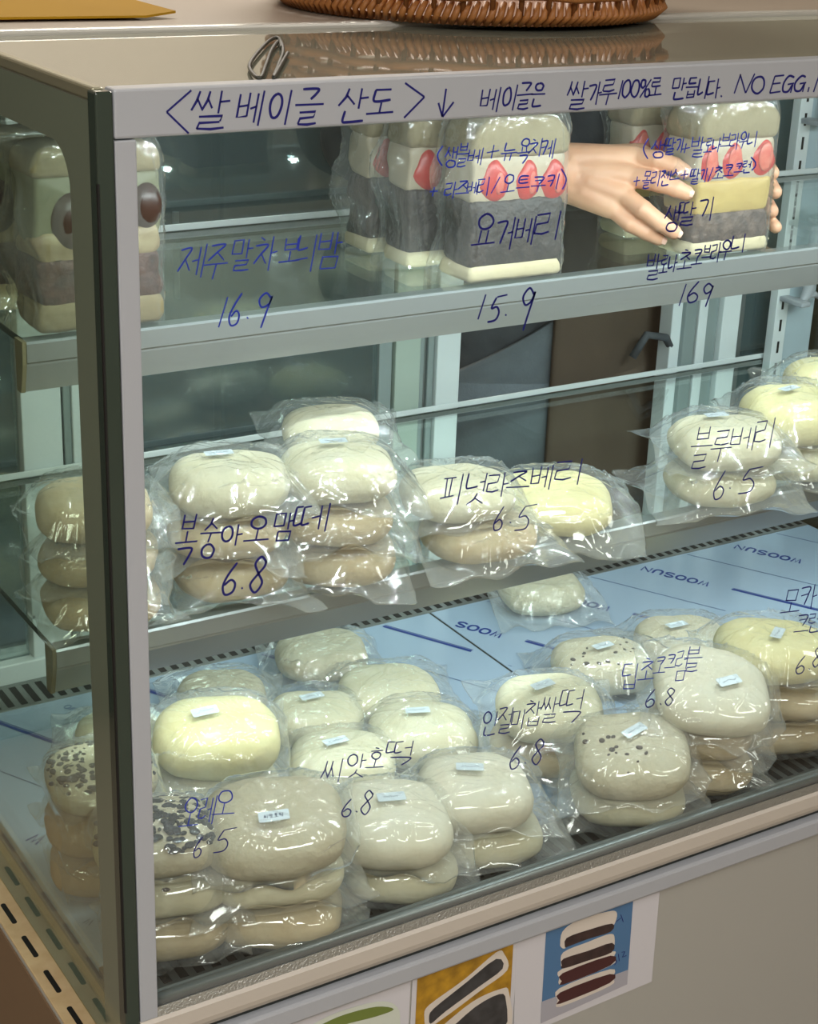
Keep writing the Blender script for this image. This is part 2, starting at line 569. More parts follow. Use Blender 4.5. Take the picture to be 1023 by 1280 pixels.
dirn = np.array([math.cos(R(118.5)), math.sin(R(118.5))])
upv = np.array([-dirn[1], dirn[0]])
for x0, x1, thick0, thin0, first in ((.004, .6855, (.0748, .5854), (.1659, .5738), True), (.6885, W - .004, (.7561, .4741), (.8466, .4741), False)):
    tray = MB().box(x0, x1, .100, .606, ZD - .012, ZD, .0015).build('deck_tray', M_film, case)
    fat, thin = MB(), MB()

    def clip_seg(a, b):
        a, b = np.array(a), np.array(b)
        keep = [a + (b - a) * k / 40 for k in range(41)]
        keep = [q for q in keep if x0 + .003 < q[0] < x1 - .003 and .104 < q[1] < .602]
        return keep if len(keep) > 1 else None

    def along(base, yy):
        return np.array([base[0] + (yy - base[1]) * dirn[0] / dirn[1], yy])

    def word(mb, start, hgt, adv, wd):
        for i, ch in enumerate('WOOSUNG'):
            o_ = start + dirn * adv * i
            cen = o_ + dirn * adv * .5 + upv * hgt * .5
            if not (x0 + .012 < cen[0] < x1 - .012 and .115 < cen[1] < .59):
                continue
            for ln in LET[ch]:
                q = [o_ + dirn * (u * adv * .74) + upv * (vv * hgt) for u, vv in ln]
                ribbon(mb, smooth_line(q, 3) if ch in 'OSUG' else q, deck_pt, wd, .0002)

    for k in range(-4, 9):
        bx = (thick0[0] + .1815 * k, thick0[1])
        tx = (thin0[0] + .1815 * k, thin0[1])
        if first:
            segs, words = ((.60, .482), (.30, .15), (.14, .05)), (.325, .0)
            tsegs, twords = ((.50, .30), (.29, .23)), (.572, .165)
        else:
            segs, words = ((.4741, .345), (.16, .05)), (.504, .19)
            tsegs, twords = ((.605, .42), (.33, .10)), (.352,)
        for a, b in segs:
            s_ = clip_seg(along(bx, a) + upv * .004, along(bx, b) + upv * .004)
            if s_: ribbon(fat, s_, deck_pt, .0048, .0002)
            s_ = clip_seg(along(bx, a) - upv * .0005, along(bx, b) - upv * .0005)
            if s_: ribbon(fat, s_, deck_pt, .0010, .0002)
        for a in words:
            word(fat, along(bx, a), .0155, .0178, .0034)
        for a, b in tsegs:
            s_ = clip_seg(along(tx, a), along(tx, b))
            if s_: ribbon(thin, s_, deck_pt, .0013, .0002)
        for a in twords:
            word(thin, along(tx, a), .0085, .0096, .0016)
    fat.build('film_printing', M_ink_blue, tray)
    thin.build('film_printing', M_ink_thin, tray)
MB().box(.6853, .6887, .100, .606, ZD - .012, ZD - .001).build('tray_seam', M_gasket_shade, case)
MB().box(.0, W, .016, .70, ZD - .03, ZD - .013).build('tray_base', M_alu_dull, case)
for nm, ya, yb, sa, sb in (('r', .608, .672, .614, .662), ('f', .016, .098, .046, .094)):
    g = MB().box(.002, W - .002, ya, yb, ZD - .008, ZD - .001, .001).build('air_grate', M_grate if nm == 'r' else M_grate_dark, case)
    q = MB()
    x = .012
    while x < W - .012:
        q.box(x, x + .0085, sa, sb, ZD - .0012, ZD - .0006)
        x += .0165
    q.build('grate_slots', M_black, g)

# rear wall: sliding doors and their tracks
YB = .68
MB().box(0, W, YB - .004, YB + .045, ZD - .02, ZD + .022, .002).build('door_track', M_door, case)
MB().box(0, W, YB - .004, YB + .045, .700, .738, .002).build('door_track', M_door, case)


def stile(x0, x1, m, y0=YB, y1=YB + .03, parent=None):
    return MB().box(x0, x1, y0, y1, ZD + .022, .702, .0015).build('door_stile', m, parent or case)


MB().box(0, .150, YB + .012, YB + .018, ZD + .022, .702).build('rear_glass', M_doorglass, case)
stile(.152, .201, M_door)
stile(.201, .2035, M_gasket_shade, YB + .004)
stile(.2035, .213, M_track)
stile(.213, .262, M_door, YB - .004)
dl = MB().box(.262, .665, YB + .008, YB + .013, ZD + .022, .702).build('sliding_door', M_doorglass, case)
stile(.640, .660, M_track, YB + .002, YB + .02, dl)
stile(.663, .702, mat('stile_pale', rgb(176, 190, 180), 0.35), YB - .002, YB + .02, dl)
stile(.702, .709, M_track, YB, YB + .03, dl)
stile(.709, .715, M_alu_dull, YB + .004, YB + .03, dl)
stile(.715, .725, M_track, YB, YB + .03, dl)
stile(.726, .763, M_door, YB - .006, YB + .03, dl)
stile(1.148, 1.186, M_door, YB + .012, YB + .04)
stile(1.166, 1.188, M_track, YB + .004, YB + .03)
stile(1.191, 1.208, M_door, YB + .002, YB + .03)
stile(1.208, 1.230, M_track, YB + .004, YB + .03)
stile(1.231, 1.265, M_door, YB - .006, YB + .03)
stile(1.266, 1.285, M_alu_dull, YB + .006, YB + .03)
MB().box(1.285, W - .003, YB + .012, YB + .018, ZD + .022, .702).build('rear_glass', M_doorglass, case)
# slotted uprights that carry the shelves
for xa, xb, sgn in ((1.312, 1.336, -1), (.020, .044, 1)):
    up = MB().box(xa, xb, .648, .664, ZD + .002, .70, .001).build('slotted_upright', M_door, case)
    q = MB()
    z = .02
    while z < .69:
        q.box((xa + xb) / 2 - .002, (xa + xb) / 2 + .002, .6474, .6484, z, z + .018)
        z += .034
    q.build('upright_slots', M_black, up)
MB().box(1.338, W - .003, .655, .667, ZD + .002, .70, .001).build('side_lining', mat('lining_pale', rgb(186, 204, 214), 0.3), case)
for zz in (.318, .58):
    b = MB()
    b.box(1.315, 1.333, .60, .648, zz - .012, zz - .004, .002)
    arc = [(1.324 + .030 * math.cos(a), .628, zz + .012 + .030 * math.sin(a)) for a in np.linspace(R(-70), R(70), 7)]
    b.tube(arc, [.003, .007, .009, .010, .009, .007, .003], 8)
    b.tube([(1.345, .63, zz - .006), (1.366, .63, zz - .002), (1.382, .63, zz - .010)], [.004, .006, .003], 8)
    b.build('shelf_bracket', M_frame, case, smooth=True)

# shelves
SHELF = {}
for nm, zt, yf, xl, hh, lite in (('upper', .498, .268, .022, .050, 0), ('lower', .210, .228, .022, .050, 0)):
    yr = .625 if nm == 'upper' else .668
    sh = MB().box(xl, W - .022, yf + .002, yr, zt - .006, zt).build('shelf_glass', M_shelfglass, case)
    MB().box(xl, W - .022, yr - .001, yr + .0008, zt - .0062, zt + .0002).build('glass_edge', M_edge, sh)
    MB().box(xl - .0006, xl, yf + .01, yr, zt - .0062, zt + .0002).build('glass_edge', M_edge, sh)
    MB().box(xl, W - .022, yr + .001, yr + .004, zt + .0008, zt + .0085, .001).build('rear_trim', M_door, sh)
    # front trim profile (y, z)
    pf = [(yf + .018, zt - .001), (yf + .002, zt - .001), (yf, zt - .003), (yf + .001, zt - .020), (yf + .003, zt - .0215), (yf + .003, zt - .024),
          (yf + .009, zt - hh + .006), (yf + .011, zt - hh), (yf + .018, zt - hh), (yf + .018, zt - hh + .006), (yf + .013, zt - .024), (yf + .016, zt - .008)]
    MB().prism(pf, 'x', xl, W - .022).build('front_trim', M_alu, sh)
    cp = [(yf + .0005, zt - .0005), (yf + .002, zt - .022), (yf + .010, zt - hh - .0005), (yf + .021, zt - hh - .0005), (yf + .021, zt - .0005)]
    MB().prism(cp, 'x', xl - .004, xl).build('end_cap', M_cap, sh)
    MB().prism(cp, 'x', W - .022, W - .018).build('end_cap', M_cap, sh)
    SHELF[nm] = (zt, yf)

# LED strips: the chips themselves
for yy, zz, nm in ((.026, .7315, 'header'), (.290, .484, 'upper'), (.250, .184, 'lower')):
    st = MB().box(.03, W - .03, yy - .006, yy + .006, zz + .001, zz + .004).build('led_strip', M_frame, case)
    n_ = 30
    for k in range(n_):
        xx = .05 + (W - .1) * k / (n_ - 1)
        MB().box(xx - .0028, xx + .0028, yy - .0026, yy + .0026, zz - .0008, zz + .001).build('led_chip', M_led, st)
#PART3
# ------------------------------------------------------------------ handwriting on the header and the glass
CJ = [c for c in 'ㄱㄲㄴㄷㄸㄹㅁㅂㅃㅅㅆㅇㅈㅉㅊㅋㅌㅍㅎ']
VJ = [c for c in 'ㅏㅐㅑㅒㅓㅔㅕㅖㅗㅘㅙㅚㅛㅜㅝㅞㅟㅠㅡㅢㅣ']
FJ = [''] + [c for c in 'ㄱㄲㄳㄴㄵㄶㄷㄹㄺㄻㄼㄽㄾㄿㅀㅁㅂㅄㅅㅆㅇㅈㅊㅋㅌㅍㅎ']


def ring(cx_, cy_, rx, ry, n=12, a0=-100):
    return [(cx_ + rx * math.cos(R(a0 - 360 * k / n)), cy_ + ry * math.sin(R(a0 - 360 * k / n))) for k in range(n + 1)]


# strokes in a unit box, x right, y down; 's' = keep corners sharp
CON = {
    'ㄱ': [[(.0, .12), (.9, .05), (.85, .45), (.55, 1)]],
    'ㄴ': [[(.1, 0), (.06, .85), (.3, .95), (1, .8)]],
    'ㄷ': [[(.95, .02), (.1, .08)], [(.12, .08), (.06, .85), (.3, .95), (1, .85)]],
    'ㄹ': [[(.05, .08), (.9, .0), (.82, .42)], [(.82, .42), (.1, .52), (.04, .95)], [(.04, .95), (.55, .98), (1, .85)]],
    'ㅁ': [[(.1, .02), (.06, .95)], [(.1, .06), (.92, .0), (.88, .9)], [(.06, .93), (.9, .88)]],
    'ㅂ': [[(.08, .0), (.08, .92), (.9, .88)], [(.92, -.05), (.9, .9)], [(.1, .5), (.9, .45)]],
    'ㅅ': [[(.55, .0), (.4, .5), (.0, 1)], [(.45, .4), (1, .9)]],
    'ㅇ': [ring(.5, .5, .45, .48)],
    'ㅈ': [[(.05, .12), (.92, .02), (.5, .5), (.0, 1)], [(.5, .48), (1, .95)]],
    'ㅊ': [[(.3, -.08), (.65, .03)], [(.0, .28), (.95, .2), (.5, .6), (.0, 1)], [(.5, .58), (1, .98)]],
    'ㅋ': [[(.0, .1), (.9, .03), (.85, .45), (.55, 1)], [(.1, .52), (.82, .42)]],
    'ㅌ': [[(.95, .02), (.1, .06), (.06, .9), (1, .86)], [(.1, .48), (.9, .42)]],
    'ㅍ': [[(.0, .1), (1, .02)], [(.3, .1), (.34, .9)], [(.7, .06), (.64, .88)], [(-.05, .95), (1.05, .84)]],
    'ㅎ': [[(.35, -.1), (.65, .0)], [(.0, .24), (1, .16)], [*ring(.5, .68, .36, .34)]],
}
for dbl, one in (('ㄲ', 'ㄱ'), ('ㄸ', 'ㄷ'), ('ㅃ', 'ㅂ'), ('ㅆ', 'ㅅ'), ('ㅉ', 'ㅈ')):
    CON[dbl] = [[(x * .5, y) for x, y in s] for s in CON[one]] + [[(.5 + x * .5, y) for x, y in s] for s in CON[one]]
VERT = {
    'ㅏ': [[(.3, 0), (.3, 1)], [(.3, .5), (1, .45)]], 'ㅑ': [[(.3, 0), (.3, 1)], [(.3, .38), (1, .33)], [(.3, .62), (1, .57)]],
    'ㅓ': [[(.75, 0), (.7, 1)], [(.1, .5), (.72, .45)]], 'ㅕ': [[(.75, 0), (.7, 1)], [(.05, .4), (.72, .33)], [(.05, .65), (.72, .58)]],
    'ㅣ': [[(.6, 0), (.55, 1)]],
    'ㅐ': [[(.2, .05), (.2, .95)], [(.2, .5), (.8, .45)], [(.85, 0), (.8, 1)]],
    'ㅔ': [[(.5, .08), (.48, .92)], [(.0, .52), (.48, .46)], [(.95, 0), (.9, 1)]],
    'ㅖ': [[(.5, .08), (.48, .92)], [(.0, .4), (.48, .34)], [(.0, .62), (.48, .56)], [(.95, 0), (.9, 1)]],
}
HORI = {
    'ㅗ': [[(.5, .0), (.48, .75)], [(.0, .85), (1, .7)]], 'ㅛ': [[(.35, 0), (.33, .75)], [(.65, 0), (.64, .72)], [(.0, .88), (1, .7)]],
    'ㅜ': [[(.0, .22), (1, .08)], [(.52, .15), (.46, 1)]], 'ㅠ': [[(.0, .22), (1, .08)], [(.33, .2), (.28, 1)], [(.67, .15), (.62, 1)]],
    'ㅡ': [[(.0, .5), (1, .38)]],
}
MIX = {'ㅘ': ('ㅗ', 'ㅏ'), 'ㅙ': ('ㅗ', 'ㅐ'), 'ㅚ': ('ㅗ', 'ㅣ'), 'ㅝ': ('ㅜ', 'ㅓ'), 'ㅞ': ('ㅜ', 'ㅔ'), 'ㅟ': ('ㅜ', 'ㅣ'), 'ㅢ': ('ㅡ', 'ㅣ')}
OTHER = {
    '0': [ring(.5, .5, .42, .5)], '1': [[(.62, 0), (.4, 1)]],
    '5': [[(.5, .1), (.3, .5), (.6, .45), (.78, .65), (.65, .92), (.2, 1)], [(.5, .1), (1.05, .0)]],
    '6': [[(.7, 0), (.3, .4), (.1, .75), (.3, 1), (.7, .92), (.8, .68), (.5, .55), (.18, .72)]],
    '8': [[(.8, .15), (.5, 0), (.25, .2), (.5, .45), (.78, .72), (.5, 1), (.18, .78), (.45, .5), (.75, .28), (.78, .1)]],
    '9': [[(.85, .18), (.5, .02), (.2, .22), (.4, .42), (.75, .32), (.88, .1), (.7, .55), (.55, 1)]],
    '.': [[(.35, .4), (.6, .6)]], ',': [[(.6, .2), (.35, .9)]],
    '+': [[(.5, .05), (.45, .95)], [(.05, .55), (.95, .42)]], '/': [[(.9, 0), (.1, 1)]],
    '(': [[(.9, 0), (.25, .4), (.3, .7), (.8, 1)]], ')': [[(.2, 0), (.85, .4), (.8, .7), (.3, 1)]],
    '<': [[(1, 0), (.05, .5)], [(.05, .5), (.9, 1)]], '>': [[(.05, 0), (1, .4)], [(1, .4), (.0, 1)]],
    'v': [[(.55, .0), (.3, 1)], [(.05, .5), (.3, 1)], [(.3, 1), (1, .48)]],
    '%': [ring(.25, .25, .2, .22), ring(.75, .75, .2, .22), [(.9, .0), (.15, 1)]],
    'N': [[(.05, 1), (.2, .02)], [(.2, .02), (.65, .98)], [(.65, .98), (.95, .0)]],
    'O': [ring(.5, .5, .46, .48)],
    'E': [[(.9, .0), (.25, .06)], [(.25, .06), (.08, 1)], [(.18, .5), (.75, .44)], [(.08, 1), (.85, .92)]],
    'G': [[(.9, .12), (.5, .05), (.12, .45), (.2, .9), (.6, .92), (.88, .55)], [(.5, .52), (1, .45)], [(.9, .5), (.85, 1.0)]],
}


def place(strokes, x0, y0, x1, y1):
    return [[(x0 + u * (x1 - x0), y0 + v * (y1 - y0)) for u, v in s] for s in strokes]


def glyph(ch):
    if ch in OTHER:
        return OTHER[ch]
    n = ord(ch) - 0xAC00
    c, v, f = CJ[n // 588], VJ[(n % 588) // 28], FJ[n % 28]
    out = []
    if v in VERT:
        wide = .46 if v in 'ㅐㅔㅖ' else .56
        if f:
            out += place(CON[c], .0, .02, wide, .52) + place(VERT[v], wide + .06, .0, 1, .6) + place(CON[f], .2, .66, .95, 1.02)
        else:
            out += place(CON[c], .0, .1, wide, .82) + place(VERT[v], wide + .06, .0, 1, 1)
    elif v in HORI:
        if f:
            out += place(CON[c], .2, .0, .8, .32) + place(HORI[v], .02, .34, 1, .62) + place(CON[f], .2, .66, .85, 1.02)
        else:
            out += place(CON[c], .15, .0, .82, .48) + place(HORI[v], .0, .5, 1, 1)
    else:
        h, vv = MIX[v]
        out += place(CON[c], .0, .02, .5, .45) + place(HORI[h], .0, .48, .6, .9) + place(VERT[vv], .64, .0, 1, 1)
    return out


def write(parent, items, wd_px, m, y=-.0042, slant=.18, name='handwriting'):
    """items: (character, x0, y0, x1, y1) boxes as seen in the photo, carried onto the upright plane y"""
    mb = MB()
    rnd = random.Random(len(items) * 7 + int(items[0][1]))
    for ch, x0, y0, x1, y1 in items:
        for st in glyph(ch):
            corner = len(st) <= 3
            pts = []
            for u, v in st:
                u2 = u + slant * (.5 - v) * (y1 - y0) / max(x1 - x0, 6) * (0 if ch in '<>v/().,' else 1)
                pts.append((x0 + u2 * (x1 - x0) + rnd.uniform(-.4, .4), y0 + v * (y1 - y0) + rnd.uniform(-.4, .4)))
            ps = [on_y(px, py, y) for px, py in (pts if corner else smooth_line(pts, 5))]
            wd = wd_px / (FPX / np.linalg.norm(ps[0] - CAM_C))
            ribbon(mb, [(p[0], p[2]) for p in ps], lambda p, h: (p[0], y - h, p[1]), wd, .00015)
    return mb.build(name, m, parent)


def row(chars, *boxes):
    return [(c, *b) for c, b in zip(chars, boxes)]


# the header
write(hd, row('<쌀베이글산도>v', (207, 113, 239, 167), (239, 113, 286, 161), (297, 113, 328, 157), (337, 112, 365, 156), (368, 110, 404, 155),
              (423, 110, 459, 153), (460, 111, 494, 145), (505, 104, 531, 147), (547, 111, 567, 146)), 3.3, M_pen, -.0061)
write(hd, row('베이글은', (601, 109, 624, 140), (629, 106, 647, 138), (646, 103, 666, 136), (664, 104, 682, 133)), 2.6, M_pen, -.0061)
write(hd, row('쌀가루100%로', (709, 101, 735, 136), (735, 102, 752, 131), (750, 99, 772, 131), (772, 100, 780, 124), (778, 100, 789, 122), (789, 100, 800, 121),
              (800, 99, 814, 122), (812, 97, 829, 121)), 2.5, M_pen, -.0061)
write(hd, row('만듭니다.', (840, 97, 858, 124), (857, 97, 873, 122), (873, 95, 886, 124), (884, 98, 901, 123), (899, 117, 905, 124)), 2.5, M_pen, -.0061)
write(hd, row('NOEGG,N', (919, 92, 943, 117), (940, 95, 956, 117), (963, 94, 980, 116), (978, 94, 993, 116), (993, 94, 1008, 115), (1008, 107, 1014, 116), (1018, 90, 1044, 115)), 2.6, M_pen, -.0061)
# matcha chestnut
write(fg, row('제주말차보늬밤', (224, 305, 256, 347), (256, 305, 285, 349), (289, 299, 315, 338), (319, 295, 346, 338), (351, 298, 376, 330), (371, 293, 396, 339), (397, 290, 427, 336)), 2.1, M_penb)
write(fg, row('16.9', (268, 371, 290, 409), (287, 366, 304, 407), (306, 393, 313, 402), (318, 365, 340, 410)), 2.4, M_penb)
# berry yogurt
write(fg, row('(생블베+뉴욕치케', (545, 182, 555, 207), (556, 183, 572, 209), (570, 179, 587, 208), (585, 185, 603, 206), (608, 180, 625, 199), (627, 178, 647, 201), (647, 173, 664, 204), (662, 173, 679, 196), (676, 173, 693, 198)), 2.0, M_penb)
write(fg, row('+라즈베리/오트쿠키)', (537, 233, 548, 246), (556, 227, 572, 248), (570, 226, 587, 248), (584, 226, 598, 243), (596, 221, 613, 245), (613, 221, 627, 242),
              (627, 218, 645, 242), (646, 220, 663, 240), (664, 221, 683, 240), (684, 217, 700, 237), (700, 211, 709, 237)), 2.0, M_penb)
write(fg, row('요거베리', (592, 267, 621, 309), (620, 271, 643, 312), (645, 270, 668, 306), (669, 263, 703, 300)), 2.8, M_pen)
write(fg, row('15.9', (592, 368, 613, 399), (608, 368, 630, 403), (630, 390, 636, 397), (648, 359, 668, 413)), 2.8, M_pen)
# strawberry brownie
write(fg, row('(생딸기+발로나브라우니', (803, 173, 812, 199), (814, 175, 832, 197), (831, 172, 845, 193), (845, 172, 855, 191), (852, 179, 863, 192), (864, 171, 881, 196), (881, 173, 891, 192), (891, 172, 902, 190),
              (901, 167, 914, 188), (913, 166, 925, 187), (924, 165, 935, 186), (935, 164, 947, 184)), 1.9, M_penb)
write(fg, row('+몰리젠스+딸기/초코크런)', (792, 220, 801, 233), (803, 214, 815, 235), (814, 213, 826, 233), (826, 213, 838, 232), (838, 211, 850, 229), (851, 212, 861, 225), (863, 211, 875, 230), (876, 210, 884, 228), (884, 209, 893, 227),
              (892, 208, 905, 224), (905, 206, 918, 221), (918, 204, 929, 219), (928, 201, 939, 216), (937, 196, 946, 213)), 1.9, M_penb)
write(fg, row('생딸기', (831, 256, 850, 289), (848, 252, 870, 281), (874, 246, 893, 276)), 2.3, M_pen)
write(fg, row('발로나초코브라우니', (808, 317, 826, 349), (825, 319, 836, 343), (836, 318, 847, 340), (848, 313, 866, 338), (865, 312, 879, 332), (878, 306, 890, 327), (889, 303, 902, 328), (901, 300, 915, 325), (915, 292, 933, 316)), 2.3, M_pen)
write(fg, row('169', (845, 355, 862, 382), (859, 352, 877, 378), (876, 354, 892, 384)), 2.3, M_pen)
# lower shelf
write(fg, row('복숭아오맘떼', (219, 643, 247, 705), (249, 647, 275, 697), (277, 655, 303, 682), (307, 645, 338, 679), (342, 641, 367, 676), (368, 629, 411, 664)), 3.0, M_pen)
write(fg, row('6.8', (278, 703, 300, 743), (300, 731, 306, 739), (311, 696, 335, 741)), 3.2, M_pen)
write(fg, row('피넛라즈베리', (553, 592, 580, 631), (582, 591, 608, 630), (609, 590, 636, 621), (634, 589, 663, 616), (664, 581, 690, 612), (694, 573, 731, 606)), 2.4, M_pen)
write(fg, row('6.5', (617, 633, 632, 663), (636, 650, 641, 656), (641, 630, 668, 663)), 1.8, M_pen)
write(fg, row('블루베리', (863, 534, 891, 585), (889, 538, 915, 577), (914, 532, 944, 563), (944, 522, 970, 560)), 2.0, M_pen)
write(fg, row('6.5', (893, 588, 909, 624), (910, 607, 916, 613), (920, 583, 950, 617)), 1.9, M_pen)
# deck
write(fg, row('모카', (978, 737, 1001, 768), (1001, 730, 1022, 761)), 1.9, M_pen)
write(fg, row('크런', (994, 768, 1012, 797), (1011, 767, 1026, 790)), 1.8, M_pen)
write(fg, row('6.8', (995, 820, 1009, 842), (1010, 834, 1014, 839), (1015, 809, 1029, 834)), 1.7, M_pen)
write(fg, row('딥초코크럼블', (777, 829, 798, 861), (799, 824, 819, 852), (818, 821, 833, 843), (832, 818, 845, 841), (844, 813, 860, 851), (855, 808, 878, 839)), 1.7, M_penb)
write(fg, row('6.8', (807, 861, 822, 884), (824, 877, 829, 883), (830, 860, 845, 882)), 1.7, M_pen)
write(fg, row('인절미찹쌀떡', (603, 889, 622, 919), (622, 884, 641, 916), (640, 886, 657, 912), (657, 876, 677, 907), (676, 871, 698, 903), (699, 861, 730, 903)), 1.9, M_pen)
write(fg, row('6.8', (638, 932, 653, 961), (654, 950, 660, 957), (664, 924, 682, 956)), 1.9, M_pen)
write(fg, row('씨앗호떡', (403, 948, 430, 978), (433, 942, 457, 972), (459, 936, 481, 962), (482, 926, 518, 956)), 1.9, M_pen)
write(fg, row('6.8', (427, 999, 442, 1021), (443, 1011, 449, 1018), (450, 988, 468, 1018)), 1.9, M_pen)
write(fg, row('오레오', (226, 997, 250, 1036), (249, 994, 269, 1030), (267, 988, 295, 1021)), 1.8, M_penb)
write(fg, row('65', (242, 1046, 255, 1072), (264, 1034, 292, 1066)), 1.7, M_pen)
# ------------------------------------------------------------------ wrapped breads
def bread_top(x, y, rx, ry, h, p=2.9, a=4.2, b=2.05):
    """half height of the bread above its mid plane at (x, y); negative outside"""
    r = (np.abs(x / rx) ** p + np.abs(y / ry) ** p) ** (1 / p)
    z = np.where(r < 1, (h / 2) * np.clip(1 - np.clip(r, 0, 1) ** a, 0, 1) ** (1 / b), -1.0)
    return z, r


def wob(x, y, z, seed, f=55.0):
    rs = np.random.RandomState(seed)
    out = 0
    for i in range(5):
        k = rs.uniform(-1, 1, 3) * f * (1 + .5 * i)
        out = out + np.sin(x * k[0] + y * k[1] + z * k[2] + rs.uniform(0, 6.28)) / (1 + .6 * i)
    return out / 2.5


def bread_mesh(rx, ry, h, seed, amp=.0024, p=2.9):
    nu, nv = 44, 26
    v, f = [], []
    for j in range(nv + 1):
        ph = math.pi * j / nv
        cz = math.cos(ph)
        s = math.sin(ph)
        zz = math.copysign(abs(cz) ** (2 / 2.05), cz)
        ss = s ** (2 / 4.2) if s > 0 else 0
        for i in range(nu):
            th = 2 * math.pi * i / nu
            c_, s_ = math.cos(th), math.sin(th)
            v.append((rx * ss * math.copysign(abs(c_) ** (2 / p), c_), ry * ss * math.copysign(abs(s_) ** (2 / p), s_), h / 2 * zz))
    v = np.array(v)
    n = v / np.array([rx, ry, h / 2])
    n /= np.linalg.norm(n, axis=1)[:, None] + 1e-9
    d = wob(v[:, 0], v[:, 1], v[:, 2], seed) * amp + wob(v[:, 0], v[:, 1], v[:, 2], seed + 91, 190) * amp * .35
    v = v + n * d[:, None]
    v[:, 2] += h / 2
    v[:, 2] = np.maximum(v[:, 2], 0.0006)
    for j in range(nv):
        for i in range(nu):
            i2 = (i + 1) % nu
            f.append((j * nu + i, j * nu + i2, (j + 1) * nu + i2, (j + 1) * nu + i))
    f.append(tuple(range(nu)))
    f.append(tuple(range(nv * nu, (nv + 1) * nu))[::-1])
    return v, f


